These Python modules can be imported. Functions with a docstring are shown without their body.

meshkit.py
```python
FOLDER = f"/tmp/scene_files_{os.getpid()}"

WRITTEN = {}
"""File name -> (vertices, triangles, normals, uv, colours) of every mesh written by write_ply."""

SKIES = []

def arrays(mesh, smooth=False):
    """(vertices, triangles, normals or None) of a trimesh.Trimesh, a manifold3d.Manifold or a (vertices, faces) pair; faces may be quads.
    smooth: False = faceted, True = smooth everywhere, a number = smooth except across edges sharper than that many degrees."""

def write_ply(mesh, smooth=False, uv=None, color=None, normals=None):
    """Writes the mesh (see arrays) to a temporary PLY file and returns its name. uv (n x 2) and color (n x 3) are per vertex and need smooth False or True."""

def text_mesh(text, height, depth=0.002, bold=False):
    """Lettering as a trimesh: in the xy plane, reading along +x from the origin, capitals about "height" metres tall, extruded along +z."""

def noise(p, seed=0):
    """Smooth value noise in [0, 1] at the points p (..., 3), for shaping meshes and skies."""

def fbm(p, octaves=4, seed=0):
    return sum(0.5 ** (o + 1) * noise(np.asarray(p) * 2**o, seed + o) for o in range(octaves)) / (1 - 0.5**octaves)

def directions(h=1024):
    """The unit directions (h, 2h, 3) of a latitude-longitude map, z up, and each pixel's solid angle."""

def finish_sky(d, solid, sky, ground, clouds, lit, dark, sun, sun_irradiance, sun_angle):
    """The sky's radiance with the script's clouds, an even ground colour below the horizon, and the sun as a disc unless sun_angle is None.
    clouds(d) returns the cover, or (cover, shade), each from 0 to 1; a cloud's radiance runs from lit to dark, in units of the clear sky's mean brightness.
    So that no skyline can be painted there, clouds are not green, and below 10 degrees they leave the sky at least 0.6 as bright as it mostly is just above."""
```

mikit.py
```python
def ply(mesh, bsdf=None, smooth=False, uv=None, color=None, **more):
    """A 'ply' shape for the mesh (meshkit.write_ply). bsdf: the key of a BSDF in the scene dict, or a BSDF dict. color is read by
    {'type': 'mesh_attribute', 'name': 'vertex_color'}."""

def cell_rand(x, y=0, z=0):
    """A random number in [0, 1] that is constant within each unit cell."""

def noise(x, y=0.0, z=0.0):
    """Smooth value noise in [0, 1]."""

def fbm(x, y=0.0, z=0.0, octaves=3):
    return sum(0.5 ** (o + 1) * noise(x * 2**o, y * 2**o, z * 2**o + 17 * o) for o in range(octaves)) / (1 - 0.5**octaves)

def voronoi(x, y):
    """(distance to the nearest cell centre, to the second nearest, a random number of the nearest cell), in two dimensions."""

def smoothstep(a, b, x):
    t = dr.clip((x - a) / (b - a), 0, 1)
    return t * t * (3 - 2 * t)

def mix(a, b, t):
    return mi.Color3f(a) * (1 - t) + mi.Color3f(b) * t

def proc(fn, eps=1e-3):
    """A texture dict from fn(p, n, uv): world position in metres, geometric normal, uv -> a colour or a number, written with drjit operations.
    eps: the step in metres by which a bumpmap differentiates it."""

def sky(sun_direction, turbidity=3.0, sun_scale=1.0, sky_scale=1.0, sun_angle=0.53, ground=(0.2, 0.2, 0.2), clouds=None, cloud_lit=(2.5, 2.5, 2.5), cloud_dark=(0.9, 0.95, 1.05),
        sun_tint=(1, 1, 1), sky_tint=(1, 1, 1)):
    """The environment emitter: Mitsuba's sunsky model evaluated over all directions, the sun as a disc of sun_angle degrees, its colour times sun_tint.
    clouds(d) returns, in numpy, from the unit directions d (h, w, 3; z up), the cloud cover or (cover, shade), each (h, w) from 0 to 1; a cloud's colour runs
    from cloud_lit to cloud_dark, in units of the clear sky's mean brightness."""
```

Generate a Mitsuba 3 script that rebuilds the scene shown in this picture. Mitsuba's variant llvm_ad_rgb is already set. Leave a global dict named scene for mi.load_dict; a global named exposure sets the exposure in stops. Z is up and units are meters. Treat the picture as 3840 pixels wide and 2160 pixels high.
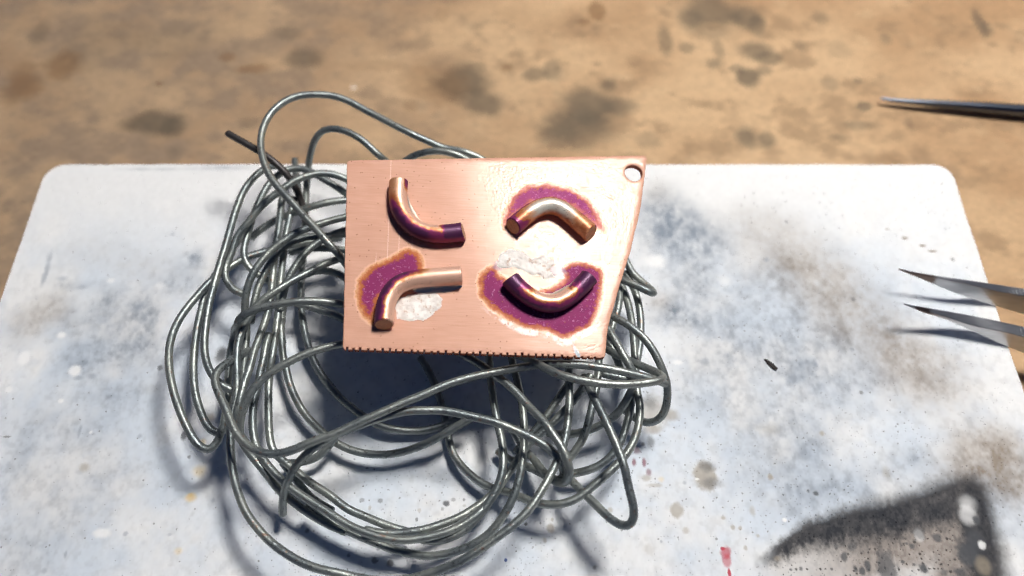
import math, random
import numpy as np, trimesh, shapely, mitsuba as mi, drjit as dr
import mapbox_earcut
import mikit, meshkit
from mikit import proc, noise, fbm, voronoi, smoothstep, mix
from scipy.interpolate import CubicSpline
from scipy.ndimage import gaussian_filter1d
from shapely.geometry import Polygon, Point

T = mi.ScalarTransform4f
scene, labels = {}, {}
MM = 0.001
rng = np.random.default_rng(7)

# ------------------------------------------------------------------ measurements, all in millimetres; the tile's top is z = 0
WIRES = [[[-26.86,65.8,12.5],[-27.42,65.85,14.5],[-28.11,66.49,16.0],[-29.76,67.96,17.2],[-31.97,70.36,17.8],[-34.79,73.39,18.2],[-36.82,75.65,18.6],[-39.29,78.28,19.0],[-41.07,80.76,19.2],[-42.25,83.23,19.3],[-43.11,85.98,19.4],[-43.43,88.54,19.5],[-43.11,91.52,19.6],[-42.06,94.26,19.6],[-40.42,96.38,19.5],[-38.24,97.93,19.2],[-35.25,98.63,18.8],[-32.41,98.83,18.2],[-29.66,98.2,17.6],[-27.26,97.04,17.0],[-25.07,96.0,16.5],[-17.65,92.07,15.5],[-14.92,91.33,14.5],[-12.39,90.74,13.5],[-10.56,91.14,12.5],[-8.93,91.49,11.5],[-7.23,91.14,11.0],[-5.4,90.39,10.5],[-2.66,88.73,9.5]],[[-20.51,88.17,11.0],[-18.84,88.6,13.0],[-17.07,88.88,14.0],[-14.99,88.9,14.8],[-12.98,88.88,15.0],[-10.86,88.44,15.0],[-8.77,87.86,14.5],[-6.8,87.11,13.5],[-5.4,86.59,12.0]],[[-22.65,88.91,11.5],[-23.37,88.25,14.0],[-24.76,89.13,14.8],[-26.14,90.39,15.4],[-28.12,91.6,16.0],[-30.15,92.54,16.2],[-32.43,93.16,16.0],[-34.21,93.02,15.5],[-35.51,92.12,14.5],[-36.59,91.19,12.5],[-37.32,90.22,10.5],[-37.91,89.2,8.5],[-38.22,87.28,7.0],[-38.31,84.99,6.0],[-37.47,73.97,5.2],[-37.51,71.52,4.8],[-37.48,69.04,4.5],[-37.28,66.23,4.2],[-36.78,62.69,4.0],[-36.04,59.5,3.6],[-35.42,57.31,3.4],[-34.62,55.33,3.2],[-33.6,53.2,3.0],[-32.6,51.58,2.7],[-30.89,49.43,2.6],[-28.89,47.16,2.6],[-26.74,45.35,2.8],[-24.93,43.93,3.0],[-22.91,42.61,3.0],[-20.63,41.77,2.7],[-18.48,41.44,2.4],[-16.35,41.4,2.0],[-14.04,41.65,1.8],[-12.12,42.29,1.6],[-9.42,43.34,1.6],[-6.4,44.85,1.5]],[[-51.45,92.4,16.0],[-48.64,90.8,15.6],[-46.25,89.59,15.0],[-43.85,88.21,14.4],[-41.89,86.86,13.6],[-40.4,85.65,12.6],[-39.37,84.59,11.4],[-38.66,83.41,10.0],[-38.14,82.21,8.6],[-37.58,80.54,7.5],[-37.19,78.81,6.5]],[[-42.08,89.34,9.5],[-43.87,88.69,10.85],[-45.52,86.48,11.9],[-46.76,84.06,12.3],[-47.51,81.76,12.5],[-47.97,78.99,12.6],[-48.28,76.22,12.6],[-48.49,73.28,12.6],[-48.66,70.64,12.6],[-49.13,65.4,12.6],[-49.3,63.18,12.5],[-49.52,60.65,12.4],[-49.61,58.04,12.2],[-49.54,55.2,11.9],[-49.38,52.62,11.5],[-49.06,50.75,11.0],[-48.54,49.26,10.4],[-47.82,48.05,9.7],[-46.28,46.62,9.15],[-44.48,45.9,8.65],[-42.9,46.28,8.0]],[[-30.61,77.02,5.0],[-32.48,76.41,5.4],[-34.84,75.93,5.8],[-37.1,75.17,6.4],[-39.31,74.22,7.0],[-41.18,73.25,7.5],[-42.87,72.37,8.0],[-44.57,71.48,8.4],[-46.05,70.74,8.7],[-47.59,69.45,9.0],[-48.72,68.17,9.3],[-50.19,66.44,9.65],[-51.44,64.92,9.8],[-52.73,62.38,10.1],[-53.79,60.06,10.4],[-54.61,57.78,10.7],[-55.01,55.47,11.0],[-55.08,53.4,11.2],[-54.78,51.06,11.4],[-54.2,48.64,11.5],[-53.37,46.31,11.5],[-52.22,43.6,11.35],[-50.85,40.97,11.1],[-49.51,38.78,10.8],[-48.2,36.91,10.4],[-46.47,35.81,9.53],[-45.69,37.69,8.2],[-45.68,39.54,7.4],[-45.95,41.95,6.2],[-45.99,43.88,6.0],[-46.11,45.8,5.9],[-46.57,47.89,5.9],[-46.71,49.79,6.0],[-46.84,52.29,6.3],[-46.75,54.24,6.8],[-46.1,56.42,8.1],[-45.46,56.43,10.2],[-44.45,55.66,11.8],[-43.34,55.86,14.6],[-41.23,56.8,15.4],[-39.37,57.4,15.6],[-37.22,57.84,15.7],[-35.07,58.17,15.7],[-32.96,58.49,15.5],[-30.86,58.65,15.1],[-28.75,58.61,14.6],[-26.94,58.63,14.0],[-25.18,58.64,13.0]],[[-47.66,79.05,6.5],[-48.6,75.9,7.0],[-51.42,68.34,7.4],[-52.02,65.75,7.8],[-52.49,63.49,8.0],[-52.5,61.84,8.1],[-52.49,59.88,8.2],[-52.5,57.47,8.2],[-52.37,54.94,8.2],[-52.17,52.5,8.1],[-51.87,50.1,8.0],[-51.37,47.74,7.9],[-50.58,45.06,7.65],[-49.22,42.27,7.4],[-48.09,40.51,7.2],[-46.25,39.35,6.67],[-45.27,41.35,5.8],[-45.19,43.34,5.4],[-45.03,45.37,5.0]],[[-27.92,84.39,11.0],[-29.83,84.86,12.2],[-31.6,85.19,12.9],[-33.5,85.26,13.3],[-35.34,84.77,13.6],[-37.14,83.9,13.8],[-38.55,82.97,13.9],[-39.92,81.59,13.9],[-41.72,80.09,13.6],[-43.49,78.34,13.2],[-44.9,76.56,12.7],[-46.29,74.61,12.1],[-47.58,72.79,11.6],[-48.01,70.38,11.0],[-48.77,68.39,10.5],[-48.95,66.75,10.2],[-48.47,65.25,10.0],[-46.95,63.53,9.7],[-44.57,63.01,9.2]],[[-28.35,82.45,8.6],[-30.17,83.73,9.2],[-32.2,85.06,9.8],[-34.03,86.07,10.2],[-35.71,87.09,10.4],[-37.38,87.93,10.6],[-38.99,88.28,10.8],[-40.61,87.91,11.0],[-42.37,86.45,11.15],[-43.75,84.64,11.0],[-44.57,82.72,10.8],[-45.26,80.54,10.5],[-45.88,78.27,10.2],[-46.28,75.75,9.8],[-46.75,72.37,9.4],[-46.64,70.62,9.2],[-46.0,69.1,8.8],[-44.91,68.16,8.2],[-43.7,67.45,7.6],[-42.39,66.84,6.8],[-40.95,66.54,6.0]],[[-26.85,76.64,13.0],[-28.7,75.8,13.4],[-30.41,75.2,13.6],[-32.17,74.41,13.8],[-33.94,73.61,13.9],[-35.69,72.79,14.0],[-37.08,71.95,14.0],[-38.6,70.57,14.0],[-40.05,69.23,13.9],[-41.24,67.68,13.8],[-42.26,65.97,13.6],[-43.05,64.38,13.3],[-43.56,62.83,12.8],[-43.96,61.2,12.0],[-44.13,59.49,11.0],[-44.11,58.05,9.8],[-43.83,56.24,9.0],[-43.8,54.09,8.6],[-43.62,51.63,8.6],[-43.24,48.49,8.8],[-43.02,46.47,9.1],[-43.17,44.71,9.3],[-43.4,42.72,9.2],[-43.35,40.69,8.8],[-42.89,38.99,8.0]],[[-28.4,70.91,8.4],[-30.4,69.67,9.4],[-32.23,68.29,10.2],[-33.78,66.75,10.9],[-35.48,65.25,11.5],[-37.16,63.74,12.0],[-38.68,62.19,12.4],[-40.56,60.6,12.45],[-42.08,59.02,12.1],[-42.85,57.45,11.7],[-43.6,55.93,11.4],[-44.05,54.22,11.2],[-44.18,52.19,11.0],[-43.88,49.68,10.9],[-43.57,47.41,10.5],[-43.35,44.99,10.0],[-43.46,42.87,9.8],[-43.62,40.81,9.5],[-43.52,38.6,9.2],[-43.16,35.93,8.8],[-42.61,33.47,8.4],[-41.48,30.55,8.6],[-40.32,28.36,8.8],[-39.45,26.92,9.0],[-38.11,25.29,9.0],[-36.52,23.71,9.0],[-34.69,22.18,9.0],[-32.64,20.87,9.0],[-30.58,19.77,9.0],[-28.23,18.87,9.0],[-25.8,18.33,9.0],[-23.55,17.91,8.6],[-21.22,17.44,8.5],[-18.79,17.09,8.8],[-16.12,17.09,9.2],[-14.14,17.34,9.6],[-12.17,17.81,10.0],[-10.21,18.33,10.4],[-8.19,18.95,11.1],[-6.18,19.92,11.7],[-4.25,21.08,12.0],[-2.31,22.34,12.2],[-0.36,23.7,12.4],[1.22,24.98,12.5],[2.54,26.36,12.6],[3.62,27.94,12.6],[4.72,29.7,12.5],[5.57,31.21,12.4],[6.4,32.91,12.0],[7.35,35.0,11.3],[7.99,37.01,10.8],[8.42,38.99,10.5],[8.81,41.46,10.2],[9.01,43.95,10.0],[9.06,46.26,10.0],[9.11,48.61,10.0],[9.12,51.09,9.8],[9.04,53.5,9.5]],[[-42.78,53.44,8.2],[-43.57,52.09,9.4],[-44.49,50.19,11.2],[-45.29,48.62,12.55],[-45.98,46.47,13.5],[-45.15,44.3,13.7],[-44.04,42.48,13.8],[-42.87,40.51,13.9],[-42.04,38.92,14.0],[-41.09,37.35,14.1],[-39.66,35.8,14.2],[-37.6,34.4,14.4],[-35.36,33.77,14.6],[-33.08,33.95,14.8],[-30.73,34.8,15.0],[-28.1,35.95,15.2],[-26.24,36.48,15.3],[-23.92,37.7,15.4],[-21.56,38.82,15.5],[-19.18,39.88,15.6],[-16.8,41.06,15.6],[-14.88,41.92,15.6],[-12.74,42.86,15.55],[-10.65,43.97,15.4],[-8.61,44.82,15.3],[-6.54,45.53,15.1],[-4.45,46.1,15.0],[-2.35,46.59,14.9],[-0.24,47.06,14.8],[2.37,47.46,14.9],[4.83,47.76,15.2],[7.07,47.66,15.4],[9.04,47.56,15.5],[11.13,47.36,15.6],[13.22,47.03,15.6],[15.32,46.72,15.5],[17.48,46.25,15.35],[19.58,45.86,15.0],[21.14,45.6,14.6],[22.77,45.43,13.8],[24.24,45.12,13.0]],[[-35.08,27.0,4.0],[-34.96,28.93,5.9],[-34.37,30.54,7.6],[-33.63,31.71,9.0],[-32.62,32.93,10.4],[-31.34,33.96,11.7],[-29.65,35.08,12.95],[-27.91,36.25,13.4],[-26.31,37.03,13.6],[-24.22,37.86,13.8],[-21.82,38.81,13.9],[-19.39,39.64,14.0],[-16.96,40.36,14.0],[-14.99,40.68,14.0],[-12.85,40.71,13.9],[-11.35,40.84,13.7],[-9.26,40.62,13.6],[-7.17,40.19,13.5],[-5.09,39.73,13.4],[-3.01,39.24,13.3],[-0.93,38.49,13.3],[1.14,37.6,13.2],[3.8,36.29,13.0],[5.78,35.12,12.4],[6.81,34.08,11.8],[7.72,32.87,10.5],[7.63,31.85,8.15],[6.27,32.37,6.2],[4.91,33.41,5.0],[3.65,34.36,4.2],[2.37,35.11,3.6],[0.62,35.94,2.8],[-1.16,37.01,2.2],[-2.66,38.51,1.8]],[[-9.7,52.32,11.4],[-7.71,50.7,11.8],[-6.07,49.74,12.0],[-4.0,48.17,12.25],[-2.11,46.63,12.5],[-0.67,45.43,12.7],[0.89,43.74,12.9],[2.28,41.98,13.1],[3.49,40.43,13.7],[5.09,38.42,14.3],[6.14,36.71,14.4],[7.05,35.32,14.4],[7.83,33.86,14.2],[8.46,31.72,13.13],[8.01,30.68,10.8],[6.87,31.04,9.0],[5.92,32.14,7.6],[4.88,33.57,6.0],[4.09,35.13,4.6],[3.12,36.66,3.4],[1.97,38.41,2.6],[0.78,40.39,2.2],[-0.27,42.64,2.0]],[[-1.75,51.91,10.5],[0.03,50.85,12.0],[1.61,49.68,13.6],[3.15,48.3,15.0],[4.78,46.81,16.2],[6.38,45.58,17.0],[8.11,44.67,17.6],[9.86,44.16,17.7],[11.49,43.82,17.7],[13.53,43.57,17.6],[15.6,43.51,17.4],[17.4,43.58,17.2],[19.7,44.02,16.7],[22.3,44.66,16.2],[23.13,45.89,14.7],[21.81,47.63,12.9],[20.18,48.88,12.0],[18.91,49.89,11.2],[17.61,50.95,10.4],[16.59,52.02,9.6],[15.39,53.11,8.8],[14.02,54.3,8.0]],[[14.79,56.81,12.2],[15.65,54.26,12.9],[16.64,51.95,13.2],[17.4,50.24,13.2],[18.51,48.23,12.8],[19.26,46.44,11.6],[18.46,44.79,9.8],[17.34,43.01,8.4],[16.25,42.05,7.5],[14.63,41.17,6.6],[12.55,40.43,5.8],[10.13,40.0,5.0],[7.69,40.07,4.4],[5.23,40.54,3.8]],[[10.88,47.03,12.8],[11.56,44.98,13.8],[12.1,43.28,14.5],[12.79,41.33,15.0],[13.63,39.16,15.3],[14.38,37.06,15.5],[15.08,35.22,15.5],[15.69,33.37,15.4],[16.24,31.56,15.2],[16.53,30.05,14.4],[17.05,27.86,13.7],[17.5,25.61,12.7],[16.94,24.16,11.5],[15.59,24.51,10.6],[14.38,25.48,10.0],[13.19,26.9,9.3],[11.97,28.42,8.6],[10.97,29.59,8.0],[9.96,30.88,7.3],[8.94,32.29,6.5],[7.76,33.82,5.6]],[[14.46,53.84,8.0],[14.17,51.44,8.6],[13.9,49.02,9.0],[13.57,46.73,9.2],[13.06,44.71,9.2],[12.56,42.95,9.0],[12.1,41.09,8.7],[11.53,39.25,8.4],[10.6,37.45,8.0],[9.14,35.59,7.4],[7.71,34.17,6.8]],[[12.92,49.02,9.0],[11.82,46.97,8.6],[10.77,45.68,8.2],[9.72,44.46,7.8],[7.94,42.55,7.2],[6.16,40.98,6.8],[4.4,39.45,6.4],[2.64,38.08,6.0],[1.2,36.03,5.4],[-0.14,34.26,4.9],[-1.39,32.25,4.8],[-2.66,30.63,5.0],[-4.34,29.17,5.2],[-6.27,27.76,5.4],[-8.18,26.61,5.6],[-10.37,25.75,5.7],[-12.86,24.89,5.9],[-14.96,24.5,6.0],[-17.01,24.27,6.0],[-19.06,24.25,6.1],[-20.71,24.43,6.2],[-22.55,24.97,6.2]],[[10.47,49.35,8.2],[8.87,47.04,7.6],[7.42,45.12,7.2],[5.85,42.89,6.6],[4.58,41.34,6.2],[3.25,39.8,5.8],[1.63,38.12,5.4],[0.32,36.45,5.0]],[[-3.94,54.63,7.0],[-3.78,52.38,7.2],[-3.47,48.72,7.4],[-3.06,45.31,7.6],[-2.58,42.16,7.8],[-2.0,39.67,8.0],[-1.53,37.57,8.1],[-1.35,35.36,8.2],[-1.49,32.73,8.1],[-2.19,30.77,7.8],[-3.01,29.15,7.6],[-4.11,27.64,7.3],[-5.6,25.88,7.0],[-6.95,24.64,6.8],[-8.58,23.75,6.6],[-10.34,23.19,6.4],[-12.07,23.18,6.1],[-14.07,23.4,6.0]],[[-0.26,54.45,7.4],[-0.14,52.37,7.6],[0.16,50.85,7.7],[0.71,48.51,7.9],[1.15,46.42,8.0],[1.53,44.31,8.2],[1.78,42.28,8.3],[1.88,40.44,8.4],[1.85,38.18,8.5],[1.74,35.96,8.6],[1.51,34.09,8.6],[1.14,31.97,8.35],[0.31,29.47,8.0],[-0.52,27.71,7.6],[-1.61,26.13,7.1],[-2.84,24.62,6.6],[-4.48,23.38,6.1],[-6.54,22.37,5.6],[-8.59,21.69,5.2],[-10.66,21.32,4.9],[-12.72,21.19,4.7],[-14.27,21.46,4.4],[-17.06,21.99,4.4],[-19.18,22.7,4.4],[-21.31,23.49,4.5],[-23.45,24.32,4.6],[-25.61,25.27,4.7],[-28.23,26.67,4.9],[-30.21,28.24,5.0],[-31.74,29.22,5.0]],[[-39.95,56.24,9.0],[-40.17,54.48,9.2],[-40.28,52.67,9.2],[-40.38,50.48,9.0],[-40.63,48.82,8.8],[-40.63,46.84,8.6],[-40.94,45.23,8.4],[-41.02,43.45,8.2],[-40.9,41.51,8.0],[-40.53,39.38,7.9],[-39.83,37.43,7.9],[-38.65,35.45,7.8],[-37.32,33.9,7.8],[-36.02,32.66,7.8],[-34.58,31.4,7.8],[-32.89,30.21,7.8],[-31.08,29.1,7.8],[-28.86,27.8,7.8],[-26.65,26.51,7.8],[-24.41,25.17,7.8],[-22.21,24.24,7.8],[-20.12,23.55,7.8],[-18.06,23.12,7.8],[-16.02,22.92,7.8],[-13.61,23.14,7.7],[-11.34,23.65,7.6],[-8.68,24.5,7.5],[-6.94,25.52,7.4],[-5.32,26.6,7.4],[-3.98,28.01,7.2],[-2.89,29.43,7.0],[-1.93,31.07,6.6],[-1.1,32.65,6.0]],[[-25.0,52.71,12.6],[-26.66,51.83,13.6],[-28.43,51.27,14.0],[-30.55,50.5,14.2],[-32.65,49.58,14.3],[-34.56,48.46,14.3],[-36.16,47.49,14.2],[-37.6,46.47,14.0],[-39.08,45.07,13.8],[-39.97,43.75,13.5],[-40.65,42.33,13.0],[-41.19,40.9,12.3],[-41.62,39.63,11.4],[-41.73,38.28,10.2],[-41.33,37.08,9.0],[-40.16,35.53,7.8],[-38.61,33.94,7.0],[-36.87,31.93,6.25],[-35.4,30.38,5.7],[-34.06,29.49,5.5],[-32.56,28.45,5.3],[-30.76,27.29,5.2],[-28.57,26.14,5.0],[-26.54,25.23,4.9],[-24.53,24.51,4.8]],[[-41.53,84.71,9.2],[-41.54,82.26,9.4],[-41.37,79.44,9.5],[-41.19,75.94,9.5],[-41.26,71.81,9.4],[-41.05,69.03,9.4],[-40.94,66.36,9.3],[-40.79,63.73,9.2],[-40.73,61.33,9.1],[-40.89,58.86,9.2],[-41.18,56.56,9.4],[-41.49,53.88,9.8],[-41.75,51.42,10.2],[-41.82,48.94,10.4],[-42.19,46.99,10.6],[-42.25,45.06,10.8],[-42.54,42.94,10.6],[-42.84,41.36,10.0],[-42.9,39.91,9.0],[-42.18,38.52,7.8],[-41.33,37.48,6.6]],[[-39.63,83.66,8.6],[-39.67,80.87,8.8],[-39.83,78.73,8.8],[-40.0,75.76,8.7],[-39.96,71.73,8.6],[-39.89,69.55,8.5],[-39.82,66.86,8.4],[-39.72,64.7,8.4],[-39.5,62.44,8.3],[-39.34,60.17,8.3],[-39.3,58.1,8.3],[-39.24,55.56,8.3],[-39.25,53.11,8.2],[-39.37,50.91,8.0],[-39.6,49.31,7.2],[-39.46,46.59,6.8],[-39.15,43.73,6.4],[-38.79,40.91,6.0],[-38.26,38.32,5.6],[-37.37,36.6,5.4],[-35.68,35.33,5.2],[-33.79,33.95,5.1],[-31.42,32.2,5.0],[-29.1,30.84,5.0],[-27.28,29.64,4.9],[-25.33,28.22,4.8],[-23.48,27.45,4.5],[-21.16,26.57,4.4],[-18.87,25.7,4.3],[-16.59,25.04,4.2],[-14.48,24.46,4.0]],[[-36.97,36.29,3.4],[-35.78,34.92,3.2],[-34.49,33.47,3.0],[-33.22,32.03,2.8],[-31.35,30.25,2.5],[-29.47,29.14,2.3],[-27.51,28.17,2.2]],[[-36.49,35.92,2.6],[-34.95,35.77,3.0],[-33.29,35.87,3.4],[-31.02,36.41,4.0],[-29.23,38.03,4.6],[-27.75,39.72,5.0]],[[-39.34,64.18,6.0],[-39.48,62.49,5.8],[-39.58,60.39,5.4],[-39.51,58.31,5.0],[-39.14,56.08,4.6],[-38.78,53.87,4.2],[-38.01,51.77,4.0],[-37.36,49.62,3.6],[-36.0,46.82,3.5],[-34.23,44.14,3.4],[-32.26,42.1,3.4],[-30.44,40.48,3.5],[-28.41,39.01,3.5],[-26.25,37.92,3.5],[-23.89,37.25,3.5],[-21.56,36.98,3.6],[-18.89,37.05,3.8],[-16.26,37.67,4.0],[-13.53,38.52,4.75],[-11.21,39.46,5.8],[-9.02,40.63,6.4],[-7.26,41.44,7.0],[-5.36,42.53,7.6]],[[-39.22,60.97,6.0],[-39.66,58.83,5.0],[-39.47,57.15,4.5],[-38.67,55.65,4.4]],[[-27.89,66.36,7.0],[-29.2,67.42,7.4],[-31.01,68.26,7.6],[-32.97,68.59,7.6],[-35.06,68.34,7.4],[-37.27,67.28,7.0]],[[-27.35,58.87,6.0],[-28.94,59.9,6.4],[-30.87,60.67,6.6],[-33.1,61.36,6.8],[-35.34,62.02,7.0],[-37.61,62.59,7.0]],[[-27.7,82.66,9.0],[-29.87,81.86,9.8],[-32.11,81.27,10.2],[-34.36,80.54,10.4],[-36.49,79.87,10.2],[-38.55,79.5,9.6],[-40.75,79.73,8.0],[-42.91,79.7,6.6],[-44.62,78.64,6.4],[-45.93,77.09,6.6],[-47.19,75.33,6.8]],[[-28.53,75.88,9.6],[-30.45,74.8,10.2],[-32.52,73.3,10.6],[-34.7,71.39,10.7],[-36.01,69.61,10.6],[-36.95,67.99,10.4],[-37.6,66.57,10.2],[-38.18,65.13,9.9],[-38.56,63.34,9.6],[-38.79,61.45,9.2],[-38.94,59.57,8.8]],[[-28.51,72.88,7.0],[-30.07,72.87,7.4],[-31.84,73.0,7.6],[-34.07,73.01,7.8],[-36.18,72.93,7.8],[-38.14,72.62,7.6],[-39.8,72.19,7.2]],[[-26.85,75.57,9.0],[-29.21,74.84,9.6],[-31.4,74.25,10.0],[-33.58,73.77,10.4],[-35.57,73.52,10.8],[-37.15,72.72,11.0],[-38.96,71.77,11.0],[-40.25,70.41,10.8],[-41.23,68.81,10.4],[-42.08,66.87,10.0],[-42.84,64.94,9.6],[-43.31,62.85,9.2],[-43.52,61.31,8.8],[-43.73,59.53,8.2],[-43.94,57.76,7.6]],[[-41.64,94.33,6.0],[-41.0,91.65,6.6],[-40.26,88.65,7.2],[-39.41,85.6,7.6],[-38.66,82.9,7.6]],[[17.0,66.48,9.6],[18.66,64.99,10.6],[20.1,64.06,11.0],[21.69,63.11,11.2],[23.68,62.34,10.6],[23.92,63.38,9.4],[23.07,64.66,9.0],[21.87,65.99,8.8],[20.78,67.29,8.8],[20.03,69.12,8.8],[19.49,71.28,8.6]],[[18.51,66.69,7.6],[19.11,64.49,8.0],[19.64,61.85,8.3],[19.89,59.26,8.6],[20.03,56.95,8.8],[20.02,54.67,9.0],[19.97,52.28,9.2],[19.88,49.77,9.4],[19.78,47.79,9.6],[19.7,45.48,9.7],[20.03,43.78,9.8],[19.92,41.79,9.8],[19.46,39.32,9.7],[18.5,37.01,9.5],[17.25,35.17,9.3],[15.62,33.52,9.1],[13.54,31.72,8.9],[11.42,30.05,8.6],[9.53,28.76,8.3],[7.46,28.15,8.0],[5.42,28.13,7.5],[3.37,28.68,6.8],[1.29,29.66,6.0],[-0.54,30.76,4.6],[-3.28,31.75,3.4],[-5.05,32.72,3.0],[-6.7,34.08,2.6],[-8.08,35.5,2.3],[-9.5,37.55,1.9],[-10.37,40.23,1.6],[-11.11,43.57,1.5],[-12.19,47.28,1.5],[-13.77,51.27,1.5],[-16.19,55.19,1.5]],[[19.44,68.71,7.6],[20.37,66.4,7.8],[21.06,64.31,8.0],[21.46,62.18,8.0],[21.64,59.95,7.9],[21.63,57.94,7.8],[21.41,55.82,7.6],[21.1,53.9,7.4],[20.6,51.84,7.2],[20.11,49.48,7.0],[19.4,46.56,6.9],[19.22,44.67,6.9],[18.69,42.48,6.8],[17.99,40.35,6.6],[17.19,38.28,6.3],[16.01,36.57,5.8],[14.34,35.12,5.3],[12.35,34.26,4.8],[10.12,33.82,4.3],[7.89,33.7,3.8]],[[15.2,55.27,8.8],[16.42,53.19,9.0],[17.29,50.92,8.4],[18.09,48.43,7.6]],[[18.46,64.99,8.4],[18.22,62.46,8.8],[17.79,60.44,9.0],[17.12,58.38,9.0],[16.51,56.78,8.8],[15.85,55.12,8.4],[15.03,53.3,8.0]],[[14.45,58.41,12.0],[15.89,56.98,13.2],[17.31,55.94,13.8],[18.66,54.77,14.1],[19.94,53.53,14.2],[21.1,52.3,14.0],[22.13,50.82,13.6],[23.05,49.04,13.0],[23.91,47.13,12.0],[24.43,45.79,10.8],[24.5,44.52,9.8],[24.36,43.23,8.8],[23.85,42.11,7.6],[22.53,41.54,5.9],[20.95,42.13,4.6],[19.69,43.27,4.0],[18.03,44.74,3.6]],[[13.9,48.19,10.65],[16.61,47.29,11.0],[18.36,47.09,10.8],[20.33,47.07,10.4]]]
WNAMES = ["w1","arcA","w2","w3","w4","w5","w6","w7","w8","w9","w13","K","T","S","N","R","U","H","I1","I2","J1","J2","C","O1","M","A1","A2","A3","Mw","loop","Q1","Q2","w15","w17","w18","w18b","w20","E","V1","V2","R3","F","G","Oq"]
PC = [-1.669,63.545,21.0]
PU = [0.990804,0.017793,-0.134128]
PV = [0.0,0.991316,0.131501]
PN = [0.135303,-0.130292,0.9822]
OUT = [[-24.829,15.165],[24.691,19.985],[24.693,19.15],[23.031,9.744],[20.916,2.141],[19.417,-2.219],[17.65,-7.758],[16.651,-10.838],[15.944,-15.949],[-23.176,-16.142],[-23.997,-0.762]]
HOLE = [22.225,16.362,1.497]
S1 = [[-21.99,-6.95],[-21.86,-4.95],[-20.2,-2.71],[-17.27,-1.09],[-15.91,-0.03],[-14.53,0.7],[-12.85,0.15],[-12.04,-1.1],[-11.79,-2.63],[-11.95,-4.42],[-15.35,-6.61],[-18.04,-7.98],[-18.68,-12.64],[-20.8,-11.17],[-21.75,-8.9]]
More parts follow.
